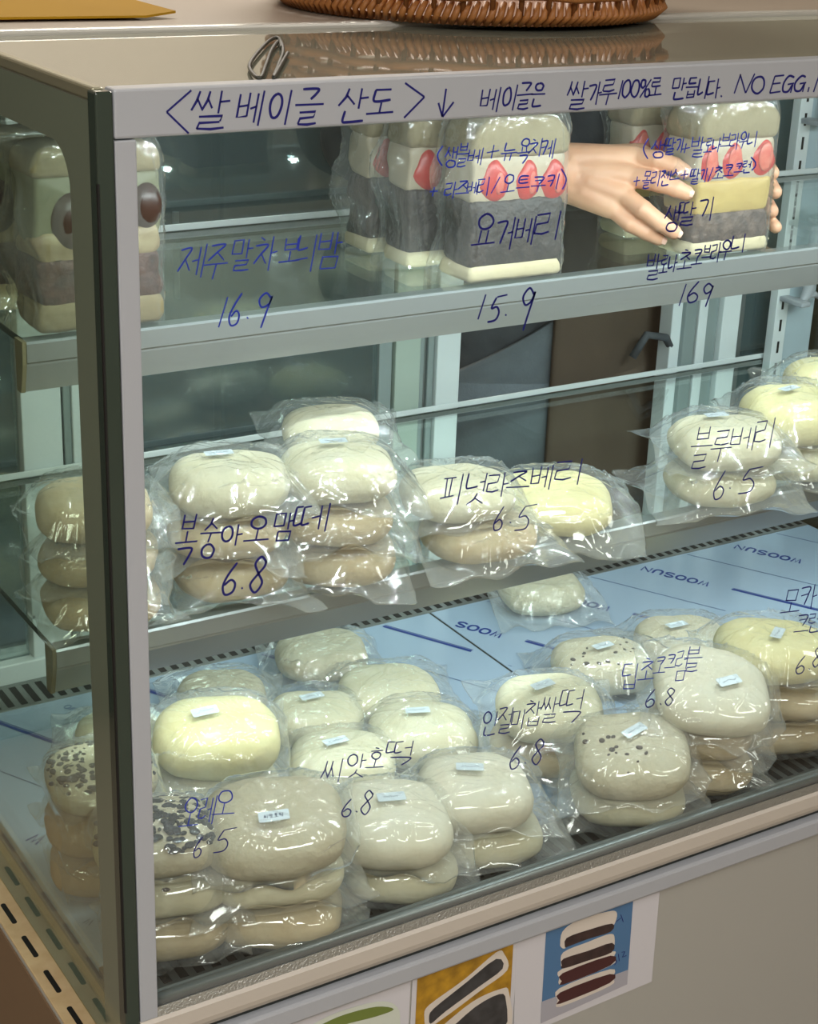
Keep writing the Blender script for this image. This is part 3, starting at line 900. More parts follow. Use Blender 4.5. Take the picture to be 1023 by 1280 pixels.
def bag_mesh(rx, ry, h, A, B, seed, limit):
    """sealed flat pouch drawn over the bread: two skins stretched by relaxation, creased, kept inside the case by limit()"""
    rs = np.random.RandomState(seed)
    N = 92
    g = np.linspace(-1, 1, N)
    U, V = np.meshgrid(g, g, indexing='ij')
    # wavy outline, corners reaching further out
    X = U * A * (1 + .03 * np.sin(V * 3 + rs.uniform(0, 6)) + .010 * np.sin(V * 11 + rs.uniform(0, 6)) - .07 * (1 - V ** 2))
    Y = V * B * (1 + .03 * np.sin(U * 3 + rs.uniform(0, 6)) + .010 * np.sin(U * 12 + rs.uniform(0, 6)) - .07 * (1 - U ** 2))
    zt, r = bread_top(X, Y, rx + .0052, ry + .0052, h + .0098)
    seam = h * .30 + .006 * np.sin(U * 3 + rs.uniform(0, 6)) + .006 * np.sin(V * 4 + rs.uniform(0, 6)) + .004 * np.sin(U * 9 + V * 7 + rs.uniform(0, 6))
    seam = np.maximum(seam - .012 * np.clip((np.abs(U) + np.abs(V) - 1.2), 0, 1), .002)
    edge = np.zeros_like(U, bool)
    edge[0, :] = edge[-1, :] = edge[:, 0] = edge[:, -1] = True
    top_ob = np.where(zt > 0, h / 2 + zt, seam + .0006)
    bot_ob = np.where(zt > 0, h / 2 - zt, seam - .0006)
    T, Bm = np.maximum(top_ob, seam), np.minimum(bot_ob, seam)
    for k in range(420):
        for Z, ob, up in ((T, top_ob, 1), (Bm, bot_ob, 0)):
            S = Z.copy()
            S[1:-1, 1:-1] = .25 * (Z[:-2, 1:-1] + Z[2:, 1:-1] + Z[1:-1, :-2] + Z[1:-1, 2:])
            S = np.maximum(S, ob) if up else np.minimum(S, ob)
            S[edge] = seam[edge]
            Z[:] = S
    # creases: wide flat folds plus narrow ridges, strongest where the skin is free of the bread
    cr = np.zeros_like(U)
    rd = np.zeros_like(U)
    for k in range(60):
        q = rs.uniform(0, 6.28)
        if k < 14:                      # broad flat facets
            cu, cv = rs.uniform(-1, 1, 2)
            a = rs.uniform(0, math.pi)
        elif k < 38:                    # long folds from the bread out to rim and corners
            if k < 26: q = (math.pi / 4 + math.pi / 2 * (k % 4)) + rs.uniform(-.35, .35)
            cu, cv = .70 * math.cos(q), .70 * math.sin(q)
            a = q + rs.uniform(-.3, .3)
        elif k < 46:                    # folds pulled across the front and rear shoulder
            cu, cv = rs.uniform(-.3, .3), (-1 if k % 3 else 1) * rs.uniform(.40, .62)
            a = rs.uniform(-.2, .2)
        else:                           # a crease over the crown
            cu, cv = rs.uniform(-.35, .35), rs.uniform(-.3, .3)
            a = rs.uniform(0, math.pi)
        du, dv = U - cu, V - cv
        s_ = -du * math.sin(a) + dv * math.cos(a) + .07 * np.sin(du * 3 + k)
        l_ = du * math.cos(a) + dv * math.sin(a)
        if k < 14:
            wd, ln = rs.uniform(.22, .5), rs.uniform(.5, 1.0)
            cr += rs.uniform(.4, 1.0) * np.clip(1 - np.abs(s_) / wd, 0, 1) * np.clip(1 - np.abs(l_) / ln, 0, 1)
        else:
            wd, ln = rs.uniform(.035, .055), rs.uniform(.28, .5) if k < 38 else rs.uniform(.25, .7)
            rd = np.maximum(rd, rs.uniform(.5, 1.0) * np.clip(1 - np.abs(s_) / wd, 0, 1) * np.clip(2 - 2 * np.abs(l_) / ln, 0, 1))
    free_t = np.clip((T - top_ob) / .004, .42, 1)
    free_r = np.clip((T - top_ob) / .004, .70, 1)
    T = T + np.where(edge, 0, cr * .0070 * free_t + rd * .0056 * free_r)
    Bm = np.where(edge, seam, np.minimum(Bm - cr * .0010 * np.clip((bot_ob - Bm) / .004, 0, 1), T))
    Bm = np.maximum(Bm, .0003)
    T = np.maximum(T, .0006)
    P1 = np.stack([X, Y, T], -1).reshape(-1, 3)
    P2 = np.stack([X, Y, Bm], -1).reshape(-1, 3)
    v = np.concatenate([P1, P2])
    v = limit(v)
    f = []
    o = N * N
    for i in range(N - 1):
        for j in range(N - 1):
            a, b, c, d = i * N + j, (i + 1) * N + j, (i + 1) * N + j + 1, i * N + j + 1
            f.append((a, b, c, d))
            f.append((o + d, o + c, o + b, o + a))
    for i in range(N - 1):
        f += [(i, i + 1, o + i + 1, o + i), ((N - 1) * N + i + 1, (N - 1) * N + i, o + (N - 1) * N + i, o + (N - 1) * N + i + 1)]
        f += [((i + 1) * N, i * N, o + i * N, o + (i + 1) * N), (i * N + N - 1, (i + 1) * N + N - 1, o + (i + 1) * N + N - 1, o + i * N + N - 1)]
    return v, f


SEED = [10]


def wrapped(x, y, z, w_, d_, h, rz, kind, label, group, sticker=None, crumbs=False, A=None, B=None, tilt=(0, 0), ymin=.0022, beans=False, off=(0, 0)):
    SEED[0] += 7
    seed = SEED[0]
    rx, ry = w_ / 2 * 1.05, d_ / 2 * 1.04
    t = thing('wrapped_bagel', label, 'wrapped bread', (x, y, z), rz, group)
    t.rotation_euler = (tilt[0], tilt[1], rz)
    bv, bf = bread_mesh(rx, ry, h, seed)
    bo = obj('bread', bv, bf, BREADS[kind], t, smooth=True)
    rs = random.Random(seed)
    if crumbs or beans:
        mb = MB()
        for k in range(190 if crumbs else 16):
            for _ in range(40):
                u, vv = rs.uniform(-1, 1), rs.uniform(-1, 1)
                hz, r = bread_top(np.array(u * rx), np.array(vv * ry), rx, ry, h)
                if (r < .94 if crumbs else .25 < r < .85) and wob(np.array(u * rx), np.array(vv * ry), 0, seed + 3, 60) > (-.6 if crumbs else .05):
                    break
            s_ = rs.choice([.0024, .0034, .0046, .0060]) if crumbs else rs.choice([.0018, .0028, .004])
            mb.ellipsoid((u * rx, vv * ry, h / 2 + float(hz) - .0004), (s_, s_ * rs.uniform(.6, 1), .0017), 8, 5, rs.uniform(0, 3))
        c_ = mb.build('cookie_crumbs' if crumbs else 'filling_spots', M_crumb if crumbs else M_bean, bo, smooth=True)
        c_['kind'] = 'stuff'
    ca, sa = math.cos(rz), math.sin(rz)

    def limit(v):
        wx = x + v[:, 0] * ca - v[:, 1] * sa
        wy = y + v[:, 0] * sa + v[:, 1] * ca
        lo = ymin
        wy2 = np.where(wy < lo + .004, lo + .004 * np.exp((wy - lo - .004) / .02), wy)
        wx2 = np.where(wx < .012, .004 + .008 * np.exp((wx - .012) / .03), wx)
        dx, dy = wx2 - x, wy2 - y
        v = v.copy()
        v[:, 0] = dx * ca + dy * sa
        v[:, 1] = -dx * sa + dy * ca
        return v

    gv, gf = bag_mesh(rx, ry, h, A or rx + .030, B or ry + .034, seed, limit)
    bag = obj('bag', gv, gf, M_bag, t, smooth=True)
    if sticker is not None:
        sx, sy, sr = sticker if isinstance(sticker, tuple) else (0, 0, 0)
        hz, _ = bread_top(np.array(sx), np.array(sy), rx, ry, h)
        e = .004
        gx = (float(bread_top(np.array(sx + e), np.array(sy), rx, ry, h)[0]) - float(bread_top(np.array(sx - e), np.array(sy), rx, ry, h)[0])) / (2 * e)
        gy = (float(bread_top(np.array(sx), np.array(sy + e), rx, ry, h)[0]) - float(bread_top(np.array(sx), np.array(sy - e), rx, ry, h)[0])) / (2 * e)
        zc = h / 2 + float(hz) + .0062
        c_, s_ = math.cos(sr), math.sin(sr)

        def sp(p, k):
            px_, py_ = sx + p[0] * c_ - p[1] * s_, sy + p[0] * s_ + p[1] * c_
            return (px_, py_, zc + gx * (px_ - sx) + gy * (py_ - sy) + k)
        mb = MB()
        L, H_ = .0142, .0064
        out = []
        for cx_, cy_, a0 in ((L - .0015, H_ - .0015, 0), (-L + .0015, H_ - .0015, 90), (-L + .0015, -H_ + .0015, 180), (L - .0015, -H_ + .0015, 270)):
            for k in range(4):
                g = R(a0 + 30 * k)
                out.append((cx_ + .0015 * math.cos(g), cy_ + .0015 * math.sin(g)))
        n = len(out)
        mb.add([sp(p, 0) for p in out] + [sp(p, .0003) for p in out], [tuple(range(n))[::-1], tuple(range(n, 2 * n))] + [(i, (i + 1) % n, n + (i + 1) % n, n + i) for i in range(n)])
        st = mb.build('sticker', M_sticker, bag)
        ib = MB()
        if sticker_text := (label.startswith('large pale bread')):
            for q, ch in enumerate('씨앗호떡'):
                for s2 in glyph(ch):
                    pl = [(-.0092 + .0047 * q + u * .0038, .0024 - vv * .0048) for u, vv in s2]
                    ribbon(ib, pl, lambda p, hh: sp(p, .0005 + hh), .0006, .0001)
        else:
            xx = -.0085
            while xx < .008:
                s2 = rs.uniform(.0012, .0022)
                ribbon(ib, [(xx, rs.uniform(-.0016, .0016)), (xx + s2 * .6, rs.uniform(-.0018, .0018)), (xx + s2, rs.uniform(-.0014, .0014))], lambda p, hh: sp(p, .0005 + hh), .0005, .0001)
                xx += s2 + .0007
        ib.build('sticker_print', M_stickerink, st)
    return t


VIEW_ROT = R(-30)


def pile(px, py, levels, base, n_top, h, w_, d_, rz, specs, group, ymin=.0022, jit=.004, fix=None):
    """a stack whose topmost bread is centred on the photo's pixel (px, py); specs from the top down"""
    P = on_z(px, py, base + h * (n_top + .5))
    x, y = P[0], P[1]
    if fix: x, y = fix(x, y)
    rs = random.Random(int(px * 13 + py))
    for k, sp in enumerate(specs):
        lvl = n_top - k
        kw = dict(sp)
        kw.setdefault('w_', w_); kw.setdefault('d_', d_); kw.setdefault('rz', rz + (rs.uniform(-.2, .2) if k else 0))
        jx, jy = kw.pop('j', (rs.uniform(-jit, jit), rs.uniform(0, jit)) if k else (0, 0))
        wrapped(x + jx, y + jy, base + .0012 + h * lvl, kw.pop('w_'), kw.pop('d_'), kw.pop('hh', h - .0035), kw.pop('rz'), kw.pop('kind', 'cream'), kw.pop('label'), group, ymin=ymin, **kw)


GD = 'wrapped breads on the blue deck'
h0 = .047
# front row of the deck, left to right
pile(350, 1040, 3, ZD, 2, h0, .128, .108, R(-25), [
    dict(kind='grey', label='large pale bread lying front centre under two-line pen writing, printed sticker readable on top', sticker=(.0, -0.018, R(4)), A=.082, B=.064, hh=.052, tilt=(R(13), R(-4))),
    dict(kind='cream', label='middle bread of the stack under the large stickered front bread', w_=.122, d_=.094, B=.060),
    dict(kind='tan', label='bottom bread of the stack under the large stickered front bread', w_=.122, d_=.094, B=.060)], GD, fix=lambda x, y: (x + .002, max(y, .068)))
pile(490, 1030, 2, ZD, 1, h0, .112, .104, R(-24), [
    dict(kind='white', label='square white bread right of the large stickered front bread, price 6.8 crossing its sticker', sticker=(-.004, 0.004, R(6)), B=.064, A=.080, tilt=(R(8), R(2)), hh=.05),
    dict(kind='cream', label='bread beneath the square white bread in the front row', B=.064, A=.088, j=(.008, -.002))], GD, fix=lambda x, y: (x, max(y, .064)))
pile(592, 992, 2, ZD, 1, h0, .112, .100, R(-22), [
    dict(kind='white', label='white bread on the pair just left of the black slotted vent', sticker=(-.006, 0.002, R(-8)), B=.062, A=.084, tilt=(R(5), 0), hh=.05),
    dict(kind='cream', label='lower bread of the pair just left of the black slotted vent', B=.062, A=.095, j=(.016, -.004))], GD, fix=lambda x, y: (x, max(y, .066)))
pile(182, 1050, 3, ZD, 2, h0, .112, .098, R(-20), [
    dict(kind='grey', label='nearest bread sprinkled with black cookie crumbs, behind the white corner post', crumbs=True, B=.060, A=.068),
    dict(kind='cream', label='middle bread under the nearest crumb-topped bread', B=.060, A=.072, j=(.012, .0), beans=True),
    dict(kind='tan', label='bottom bread under the nearest crumb-topped bread, in the front left corner', B=.060, A=.070, j=(.010, .0))], GD, fix=lambda x, y: (max(x, .066), max(y, .064)))
pile(108, 968, 3, ZD, 2, h0, .100, .098, R(-15), [
    dict(kind='grey', label='farther crumb-topped bread seen through the side glass', crumbs=True, A=.066, B=.068),
    dict(kind='brown', label='tan bread under the farther crumb-topped bread, seen through the side glass', A=.064, B=.064, beans=True),
    dict(kind='brown', label='lowest tan bread by the side glass, near its slotted reflection', A=.064, B=.064, beans=True)], GD, fix=lambda x, y: (max(x, .060), y - .012))
pile(150, 922, 1, ZD, 0, h0, .095, .090, R(-20), [dict(kind='cream', label='small pale bread behind the crumb-topped breads, half hidden by the corner post')], GD)
pile(270, 924, 2, ZD, 1, .050, .128, .100, R(-22), [
    dict(kind='yellow', label='plump yellowish bread with a white sticker, behind the large front bread', sticker=(-.012, 0.002, R(14)), A=.082, hh=.060, tilt=(R(12), 0)),
    dict(kind='cream', label='bread under the plump yellowish one, nearly hidden')], GD)
pile(428, 955, 1, ZD, 0, h0, .112, .110, R(-26), [dict(kind='cream', label='flat square bread with a sticker between the yellowish bread and the pen-written seed pancake name', sticker=(-.008, 0.000, R(24)), hh=.046)], GD)
pile(528, 922, 1, ZD, 0, h0, .118, .110, R(-24), [dict(kind='cream', label='rounded bread with a sticker behind the square white bread', sticker=(-.006, 0.004, R(2)), A=.092, hh=.05)], GD)
pile(298, 876, 1, ZD, 0, h0, .100, .100, R(-20), [dict(kind='grey', label='dull bread behind the plump yellowish one, left of a stickered bag')], GD, fix=lambda x, y: (x - .014, y + .014))
pile(380, 893, 1, ZD, 0, h0, .106, .098, R(-28), [dict(kind='cream', label='bread with a small tilted sticker in the second row from the rear left', sticker=(-.004, 0.006, R(24)), A=.078)], GD, fix=lambda x, y: (x + .006, y - .016))
pile(487, 866, 1, ZD, 0, h0, .116, .104, R(-20), [dict(kind='cream', label='creased bag of bread without a sticker, in front of the diagonal tray seam', A=.088)], GD)
pile(402, 818, 1, ZD, 0, h0, .112, .104, R(-20), [dict(kind='grey', label='rearmost bread of the left tray, just below the lower shelf edge', A=.084, B=.08)], GD)
# right half of the deck
pile(686, 884, 2, ZD, 1, h0, .116, .104, R(-26), [
    dict(kind='cream', label='bread with a sticker and a dark spot, upper of the pair by the tray seam', sticker=(-.008, 0.008, R(28)), A=.088, tilt=(R(6), 0)),
    dict(kind='tan', label='lower bread of the pair by the tray seam, above the price 6.8')], GD)
pile(752, 834, 1, ZD, 0, h0, .118, .106, R(-24), [dict(kind='grey', label='dull bread with brown spots and a sticker, behind the pair by the tray seam', sticker=(-.002, -0.006, R(26)), beans=True, hh=.050)], GD)
pile(852, 806, 1, ZD, 0, h0, .116, .108, R(-22), [dict(kind='grey', label='dull bread with a long sticker, rearmost in the right tray', sticker=(-.012, -0.008, R(18)), hh=.050)], GD)
pile(790, 944, 2, ZD, 1, h0, .118, .110, R(-30), [
    dict(kind='grey', label='bread with dark smudges and a sticker, upper of the pair right of the slotted vent', sticker=(.002, 0.006, R(36)), beans=True, A=.086, B=.072, hh=.05, tilt=(R(12), R(-3))),
    dict(kind='cream', label='lower bread of the pair right of the slotted vent', B=.066)], GD, fix=lambda x, y: (x, max(y, .068)))
pile(884, 862, 3, ZD, 2, h0, .124, .116, R(-34), [
    dict(kind='white', label='big white bread with a blue-tinted sticker tilted on top of a three-high stack', sticker=(.012, -0.012, R(30)), A=.086, B=.080, tilt=(R(16), R(7)), hh=.05),
    dict(kind='tan', label='middle bread of the stack under the big tilted white bread', w_=.112, d_=.096, B=.066, beans=True),
    dict(kind='tan', label='bottom bread of the stack under the big tilted white bread', w_=.112, d_=.096, B=.066)], GD, fix=lambda x, y: (x, max(y, .080)))
pile(966, 816, 3, ZD, 2, h0, .124, .112, R(-28), [
    dict(kind='yellow', label='bread with a yellow rim and sticker on the rightmost stack of the deck', sticker=(-.002, -0.016, R(62)), A=.084, hh=.05),
    dict(kind='tan', label='middle bread of the rightmost stack on the deck', B=.068, j=(.012, -.004)),
    dict(kind='tan', label='bottom bread of the rightmost stack on the deck', B=.068, j=(.016, -.004))], GD)
pile(676, 737, 1, ZD, 0, h0, .112, .105, R(-18), [dict(kind='grey', label='lone bread at the rear of the deck, its top cut off by the lower shelf', A=.082)], GD)

# lower shelf
GS = 'wrapped breads on the lower shelf'
ZS, h1 = SHELF['lower'][0] + .0008, .045
pile(118, 640, 3, ZS, 2, h1, .106, .098, R(-20), [
    dict(kind='tan', label='top bread of the leftmost shelf stack, behind the corner post', A=.082, B=.075, hh=.048),
    dict(kind='tan', label='middle bread of the leftmost shelf stack, behind the corner post', A=.078, B=.072),
    dict(kind='tan', label='bottom bread of the leftmost shelf stack, at the shelf end cap', A=.072, B=.068)], GS, ymin=.15, fix=lambda x, y: (max(x, .070), y))
pile(287, 607, 3, ZS, 2, h1, .112, .100, R(-22), [
    dict(kind='cream', label='top bread of the second shelf stack, above the peach writing', A=.086, sticker=(-.01, 0.006, R(10)), hh=.048),
    dict(kind='tan', label='middle bread of the second shelf stack, behind the peach writing', A=.078),
    dict(kind='tan', label='bottom bread of the second shelf stack, behind the large price 6.8', A=.076)], GS, ymin=.15)
pile(422, 592, 3, ZS, 2, h1, .112, .104, R(-22), [
    dict(kind='cream', label='top bread of the third shelf stack with a sticker and strong bag creases', A=.088, sticker=(-.004, 0.008, R(6)), hh=.048),
    dict(kind='tan', label='middle bread of the third shelf stack', A=.080),
    dict(kind='tan', label='bottom bread of the third shelf stack', A=.078)], GS, ymin=.15)
pile(425, 562, 3, ZS, 2, h1, .100, .095, R(-22), [
    dict(kind='cream', label='bread peeping out behind the top of the third shelf stack'),
    dict(kind='cream', label='hidden bread supporting the one behind the third shelf stack')], GS, ymin=.15, fix=lambda x, y: (x + .022, y + .06))
pile(572, 618, 2, ZS, 1, h1, .116, .100, R(-20), [
    dict(kind='cream', label='upper bread of the pair left of the raspberry writing', A=.082, hh=.044),
    dict(kind='tan', label='lower bread of the pair, its clear bag corner pointing over the shelf edge', A=.086, j=(.022, -.012))], GS, ymin=.14)
pile(692, 630, 1, ZS, 0, h1, .126, .108, R(-30), [dict(kind='yellow', label='single yellowish bread lying tilted on the shelf below the raspberry writing', A=.10, tilt=(R(8), 0), hh=.048)], GS, ymin=.15)
pile(905, 556, 2, ZS, 1, h1, .122, .106, R(-22), [
    dict(kind='cream', label='upper bread of the pair behind the blueberry writing', A=.094, sticker=(-.01, 0.008, R(8)), hh=.05),
    dict(kind='cream', label='lower bread of the pair behind the blueberry writing, bag tails at both ends', A=.108)], GS, ymin=.15)
pile(994, 527, 2, ZS, 1, h1, .126, .116, R(-28), [
    dict(kind='yellow', label='yellowish bread with a sticker right of the blueberry pair', A=.086, sticker=(-.014, -0.006, R(34)), hh=.06),
    dict(kind='cream', label='bread beneath the yellowish stickered one right of the blueberry pair')], GS, ymin=.15)
pile(1036, 486, 2, ZS, 1, h1, .11, .105, R(-28), [
    dict(kind='yellow', label='bread at the far rear right of the lower shelf, cut by the frame', hh=.055),
    dict(kind='cream', label='bread beneath the far rear right one on the lower shelf')], GS, ymin=.15)
# ------------------------------------------------------------------ sandwiches on the upper shelf
ZU, YU = SHELF['upper'][0] + .0006, SHELF['upper'][1]
M_bun_g = mat('bun_grey', rgb(146, 134, 106), 0.7, noise=(30, rgb(126, 112, 82), 1.0), bump=(120, .5), spec=.2)
M_bun_w = mat('bun_pale', rgb(210, 200, 170), 0.7, noise=(16, rgb(196, 182, 146), 1.0), bump=(120, .5), spec=.2)
M_cream = mat('cream_filling', rgb(172, 158, 136), 0.45, bump=(60, .3))
M_choco = mat('chocolate_layer', rgb(56, 47, 44), 0.55, noise=(60, rgb(32, 26, 26), 0.7), bump=(90, .8, .005))
M_brown = mat('brownie_layer', rgb(104, 86, 76), 0.65, noise=(70, rgb(58, 44, 40), 0.6), bump=(90, .8, .006))
M_yellow = mat('custard_layer', rgb(188, 164, 98), 0.5, noise=(22, rgb(170, 140, 76), 1.0))
M_redbean = mat('red_bean_layer', rgb(88, 56, 46), 0.6, noise=(70, rgb(50, 32, 28), 0.6), bump=(80, .8, .005))
M_matcha = mat('matcha_cream', rgb(112, 112, 84), 0.5, bump=(60, .3))
M_nutcream = mat('nut_cream', rgb(176, 162, 126), 0.5, noise=(50, rgb(120, 98, 70), 1.0), bump=(60, .5))
M_chestnut = mat('glazed_chestnut', rgb(50, 29, 23), 0.35, noise=(30, rgb(66, 38, 28), 1.0))
M_berry = mat('strawberry_red', rgb(168, 28, 26), 0.35, noise=(60, rgb(190, 56, 46), 0.8))
M_berryin = mat('strawberry_core', rgb(184, 66, 54), 0.4, noise=(90, rgb(204, 120, 100), 1.0))


def slab(outline, y0, y1, edge=.005, seed=1, amp=.0012):
    """outline (x, z) swept from y0 to y1 with softened rims and an uneven skin"""
    pts = []
    n = len(outline)
    for i in range(n):
        a, b = np.array(outline[i]), np.array(outline[(i + 1) % n])
        k = max(1, int(np.linalg.norm(b - a) / .006))
        pts += [a + (b - a) * j / k for j in range(k)]
    pts = np.array(pts)
    c = (pts.min(0) + pts.max(0)) / 2
    half = (pts.max(0) - pts.min(0)) / 2
    rings = []
    for y, ins in ((y0, edge * .8), (y0 + edge * .35, edge * .2), (y0 + edge, 0), ((y0 + y1) / 2, 0), (y1 - edge, 0), (y1 - edge * .3, edge * .2), (y1, edge * .8)):
        s = 1 - ins / np.maximum(half, edge * 1.2)
        q = c + (pts - c) * s
        d = wob(q[:, 0], np.full(len(q), y), q[:, 1], seed, 160) * amp
        q = q + (q - c) / (np.linalg.norm(q - c, axis=1)[:, None] + 1e-9) * d[:, None]
        rings.append([(p[0], y, p[1]) for p in q])
    m = len(pts)
    v = [p for r in rings for p in r]
    f = []
    for i in range(len(rings) - 1):
        for j in range(m):
            j2 = (j + 1) % m
            f.append((i * m + j, i * m + j2, (i + 1) * m + j2, (i + 1) * m + j))
    v += [(c[0], y0, c[1]), (c[0], y1, c[1])]
    o = len(rings) * m
    f += [(o, (j + 1) % m, j) for j in range(m)] + [(o + 1, (len(rings) - 1) * m + j, (len(rings) - 1) * m + (j + 1) % m) for j in range(m)]
    return v, f


def dome(w_, z0, z1, rt=.03, rb=.006):
    rb = min(rb, (z1 - z0) * .3)
    rt = min(rt, (z1 - z0) * .66)
    """outline of a bun: round upper corners, tighter lower corners"""
    out = []
    for cx_, cz_, r, a0 in ((w_ - rt, z1 - rt, rt, 0), (-w_ + rt, z1 - rt, rt, 90), (-w_ + rb, z0 + rb, rb, 180), (w_ - rb, z0 + rb, rb, 270)):
        for k in range(7):
            g = R(a0 + 15 * k)
            out.append((cx_ + r * math.cos(g), cz_ + r * math.sin(g)))
    return out


def wrapper(t, hw, dep, H_, seed, side=.021):
    rs = np.random.RandomState(seed)
    nU, nV = 128, 64
    v, f = [], []
    lines = [(rs.uniform(0, 6.28), rs.uniform(.05, .95), rs.uniform(-3, 3), rs.uniform(.08, .3), rs.uniform(.0020, .0055)) for _ in range(60)]
    for j in range(nV + 1):
        tt = j / nV
        z = H_ * tt + .0008
        shrink = 1 - .10 * max(0, (tt - .86) / .14) ** 2
        for i in range(nU):
            th = 2 * math.pi * i / nU
            c_, s_ = math.cos(th), math.sin(th)
            p = 5.0
            x = (hw + .004) * shrink * math.copysign(abs(c_) ** (2 / p), c_)
            y = (dep / 2 + .004) * shrink * math.copysign(abs(s_) ** (2 / p), s_)
            if c_ < 0:           # loose film standing off at the left
                x -= side * (abs(c_) ** 6) * (.6 + .4 * math.sin(z * 60 + seed))
            d = 0
            for a, b, sl_, ln, am in lines:
                u_ = (th - a + math.pi) % (2 * math.pi) - math.pi
                q = abs(u_ * .5 - sl_ * (tt - b) * .25)
                if abs(tt - b) < ln:
                    d += am * max(0, 1 - q / .030) * (1 - abs(tt - b) / ln)
            nx, ny = c_, s_
            v.append((x + nx * d, y + ny * d, z))
    for j in range(nV):
        for i in range(nU):
            i2 = (i + 1) % nU
            f.append((j * nU + i, j * nU + i2, (j + 1) * nU + i2, (j + 1) * nU + i))
    top = len(v)
    v.append((0, 0, H_ + .004))
    f += [(nV * nU + i, nV * nU + (i + 1) % nU, top) for i in range(nU)]
    obj('wrapper', v, f, M_wrap, t, smooth=True)


def sandwich(xc, yc, rz, hw, dep, H_, kind, label, group, seed):
    t = thing('wrapped_sandwich', label, 'wrapped sandwich', (xc, yc, ZU), rz, group)
    y0, y1 = -dep / 2, dep / 2
    P = lambda name, outl, m, e=.005, a=.0012, dy=0.0: obj(name, *slab(outl, y0 + dy, y1 - dy, e, seed, a), m, t, smooth=True)
    if kind == 'berry':
        P('bun_top', dome(hw, H_ * .755, H_, .030, .008), M_bun_g, .008, .002)
        P('cream', dome(hw * .97, H_ * .48, H_ * .785, .010, .010), M_cream, dy=.004, a=.003)
        P('chocolate', dome(hw * .95, H_ * .085, H_ * .505, .008, .008), M_choco, dy=.002, a=.004)
        P('bun_bottom', dome(hw * .99, .001, H_ * .115, .010, .008), M_bun_w, .006, .002)
        for sx, sz, sr in ((-.031, .625, .0195), (.010, .612, .0165), (.043, .605, .0185)):
            b = MB().ellipsoid((sx, y0 + .007, H_ * sz), (sr * .86, .0085, H_ * .135), 20, 12).build('strawberry', M_berry, t, smooth=True)
            MB().ellipsoid((sx + .003, y0 - .0002, H_ * (sz - .012)), (sr * .30, .0022, H_ * .07), 16, 8).build('strawberry_core', M_berryin, b, smooth=True)
    elif kind == 'straw':
        P('bun_top', dome(hw, H_ * .755, H_, .030, .008), M_bun_g, .008, .002)
        P('cream', dome(hw * .97, H_ * .48, H_ * .785, .010, .010), M_cream, dy=.004, a=.003)
        P('custard', dome(hw * .92, H_ * .27, H_ * .505, .006, .006), M_yellow, dy=.002, a=.003)
        P('brownie', dome(hw * .95, H_ * .085, H_ * .30, .008, .008), M_brown, dy=.001, a=.005)
        P('bun_bottom', dome(hw * .99, .001, H_ * .115, .010, .008), M_bun_w, .006, .002)
        for sx, sz, sr in ((-.040, .62, .016), (-.006, .625, .019), (.040, .63, .021)):
            b = MB().ellipsoid((sx, y0 + .008, H_ * sz), (sr * .86, .0085, H_ * .135), 20, 12).build('strawberry', M_berry, t, smooth=True)
            MB().ellipsoid((sx, y0 + .0006, H_ * (sz + .01)), (sr * .52, .0026, H_ * .095), 16, 8).build('strawberry_core', M_berryin, b, smooth=True)
    else:
        P('bun_top', dome(hw, H_ * .835, H_, .030, .006), M_bun_g, .006, .002)
        P('matcha_cream', dome(hw * .97, H_ * .46, H_ * .855, .006, .008), M_matcha, dy=.003, a=.003)
        P('nut_cream', dome(hw * .95, H_ * .38, H_ * .55, .008, .008), M_nutcream, dy=.001, a=.005)
        P('red_bean', dome(hw * .96, H_ * .145, H_ * .42, .008, .008), M_redbean, dy=.001, a=.004)
        P('bun_bottom', dome(hw * .99, .001, H_ * .175, .010, .010), M_bun_w if seed > 5 else M_bun_g, .006, .002)
        for sx, sz, sr in ((-.024, .60, .023), (.046, .655, .0165)):
            MB().ellipsoid((sx, y0 + .008, H_ * sz), (sr, .014, H_ * (.17 if sx < 0 else .135)), 22, 14).build('chestnut', M_chestnut, t, smooth=True)
    for ch in t.children:
        if ch.name.startswith('strawberry'):
            vs = ch.data.vertices
            zs = [q.co.z for q in vs]
            zm, zh, xm = (max(zs) + min(zs)) / 2, (max(zs) - min(zs)) / 2, sum(q.co.x for q in vs) / len(vs)
            for q in vs:
                tt = (q.co.z - zm) / zh
                q.co.x = xm + (q.co.x - xm) * (1.05 - .38 * max(tt, -.3)) + .0012 * math.sin(tt * 6 + xm * 400)
    wrapper(t, hw, dep, H_ + .003, seed)
    return t


GU = 'wrapped sandwiches on the upper shelf'
sandwich(.098, .306, R(0), .062, .062, .168, 'chest', 'green tea chestnut sandwich at the shelf front, behind the white corner post', GU, 3)
sandwich(.060, .395, R(-6), .050, .060, .166, 'chest', 'chestnut sandwich second in line, seen through the side glass', GU, 9)
sandwich(.560, .306, R(-1), .060, .062, .170, 'berry', 'strawberry and dark chocolate sandwich at the shelf front above the price 15.9', GU, 14)
sandwich(.533, .385, R(-4), .056, .058, .168, 'berry', 'berry sandwich directly behind the one priced 15.9', GU, 21)
sandwich(.528, .462, R(-3), .056, .058, .168, 'berry', 'rearmost berry sandwich in the line behind the price 15.9', GU, 29)
sandwich(.858, .308, R(0), .059, .064, .170, 'straw', 'strawberry custard brownie sandwich held by the hand, above the price 169', GU, 35)
sandwich(.848, .408, R(-4), .056, .058, .172, 'straw', 'strawberry sandwich standing behind the hand', GU, 42)
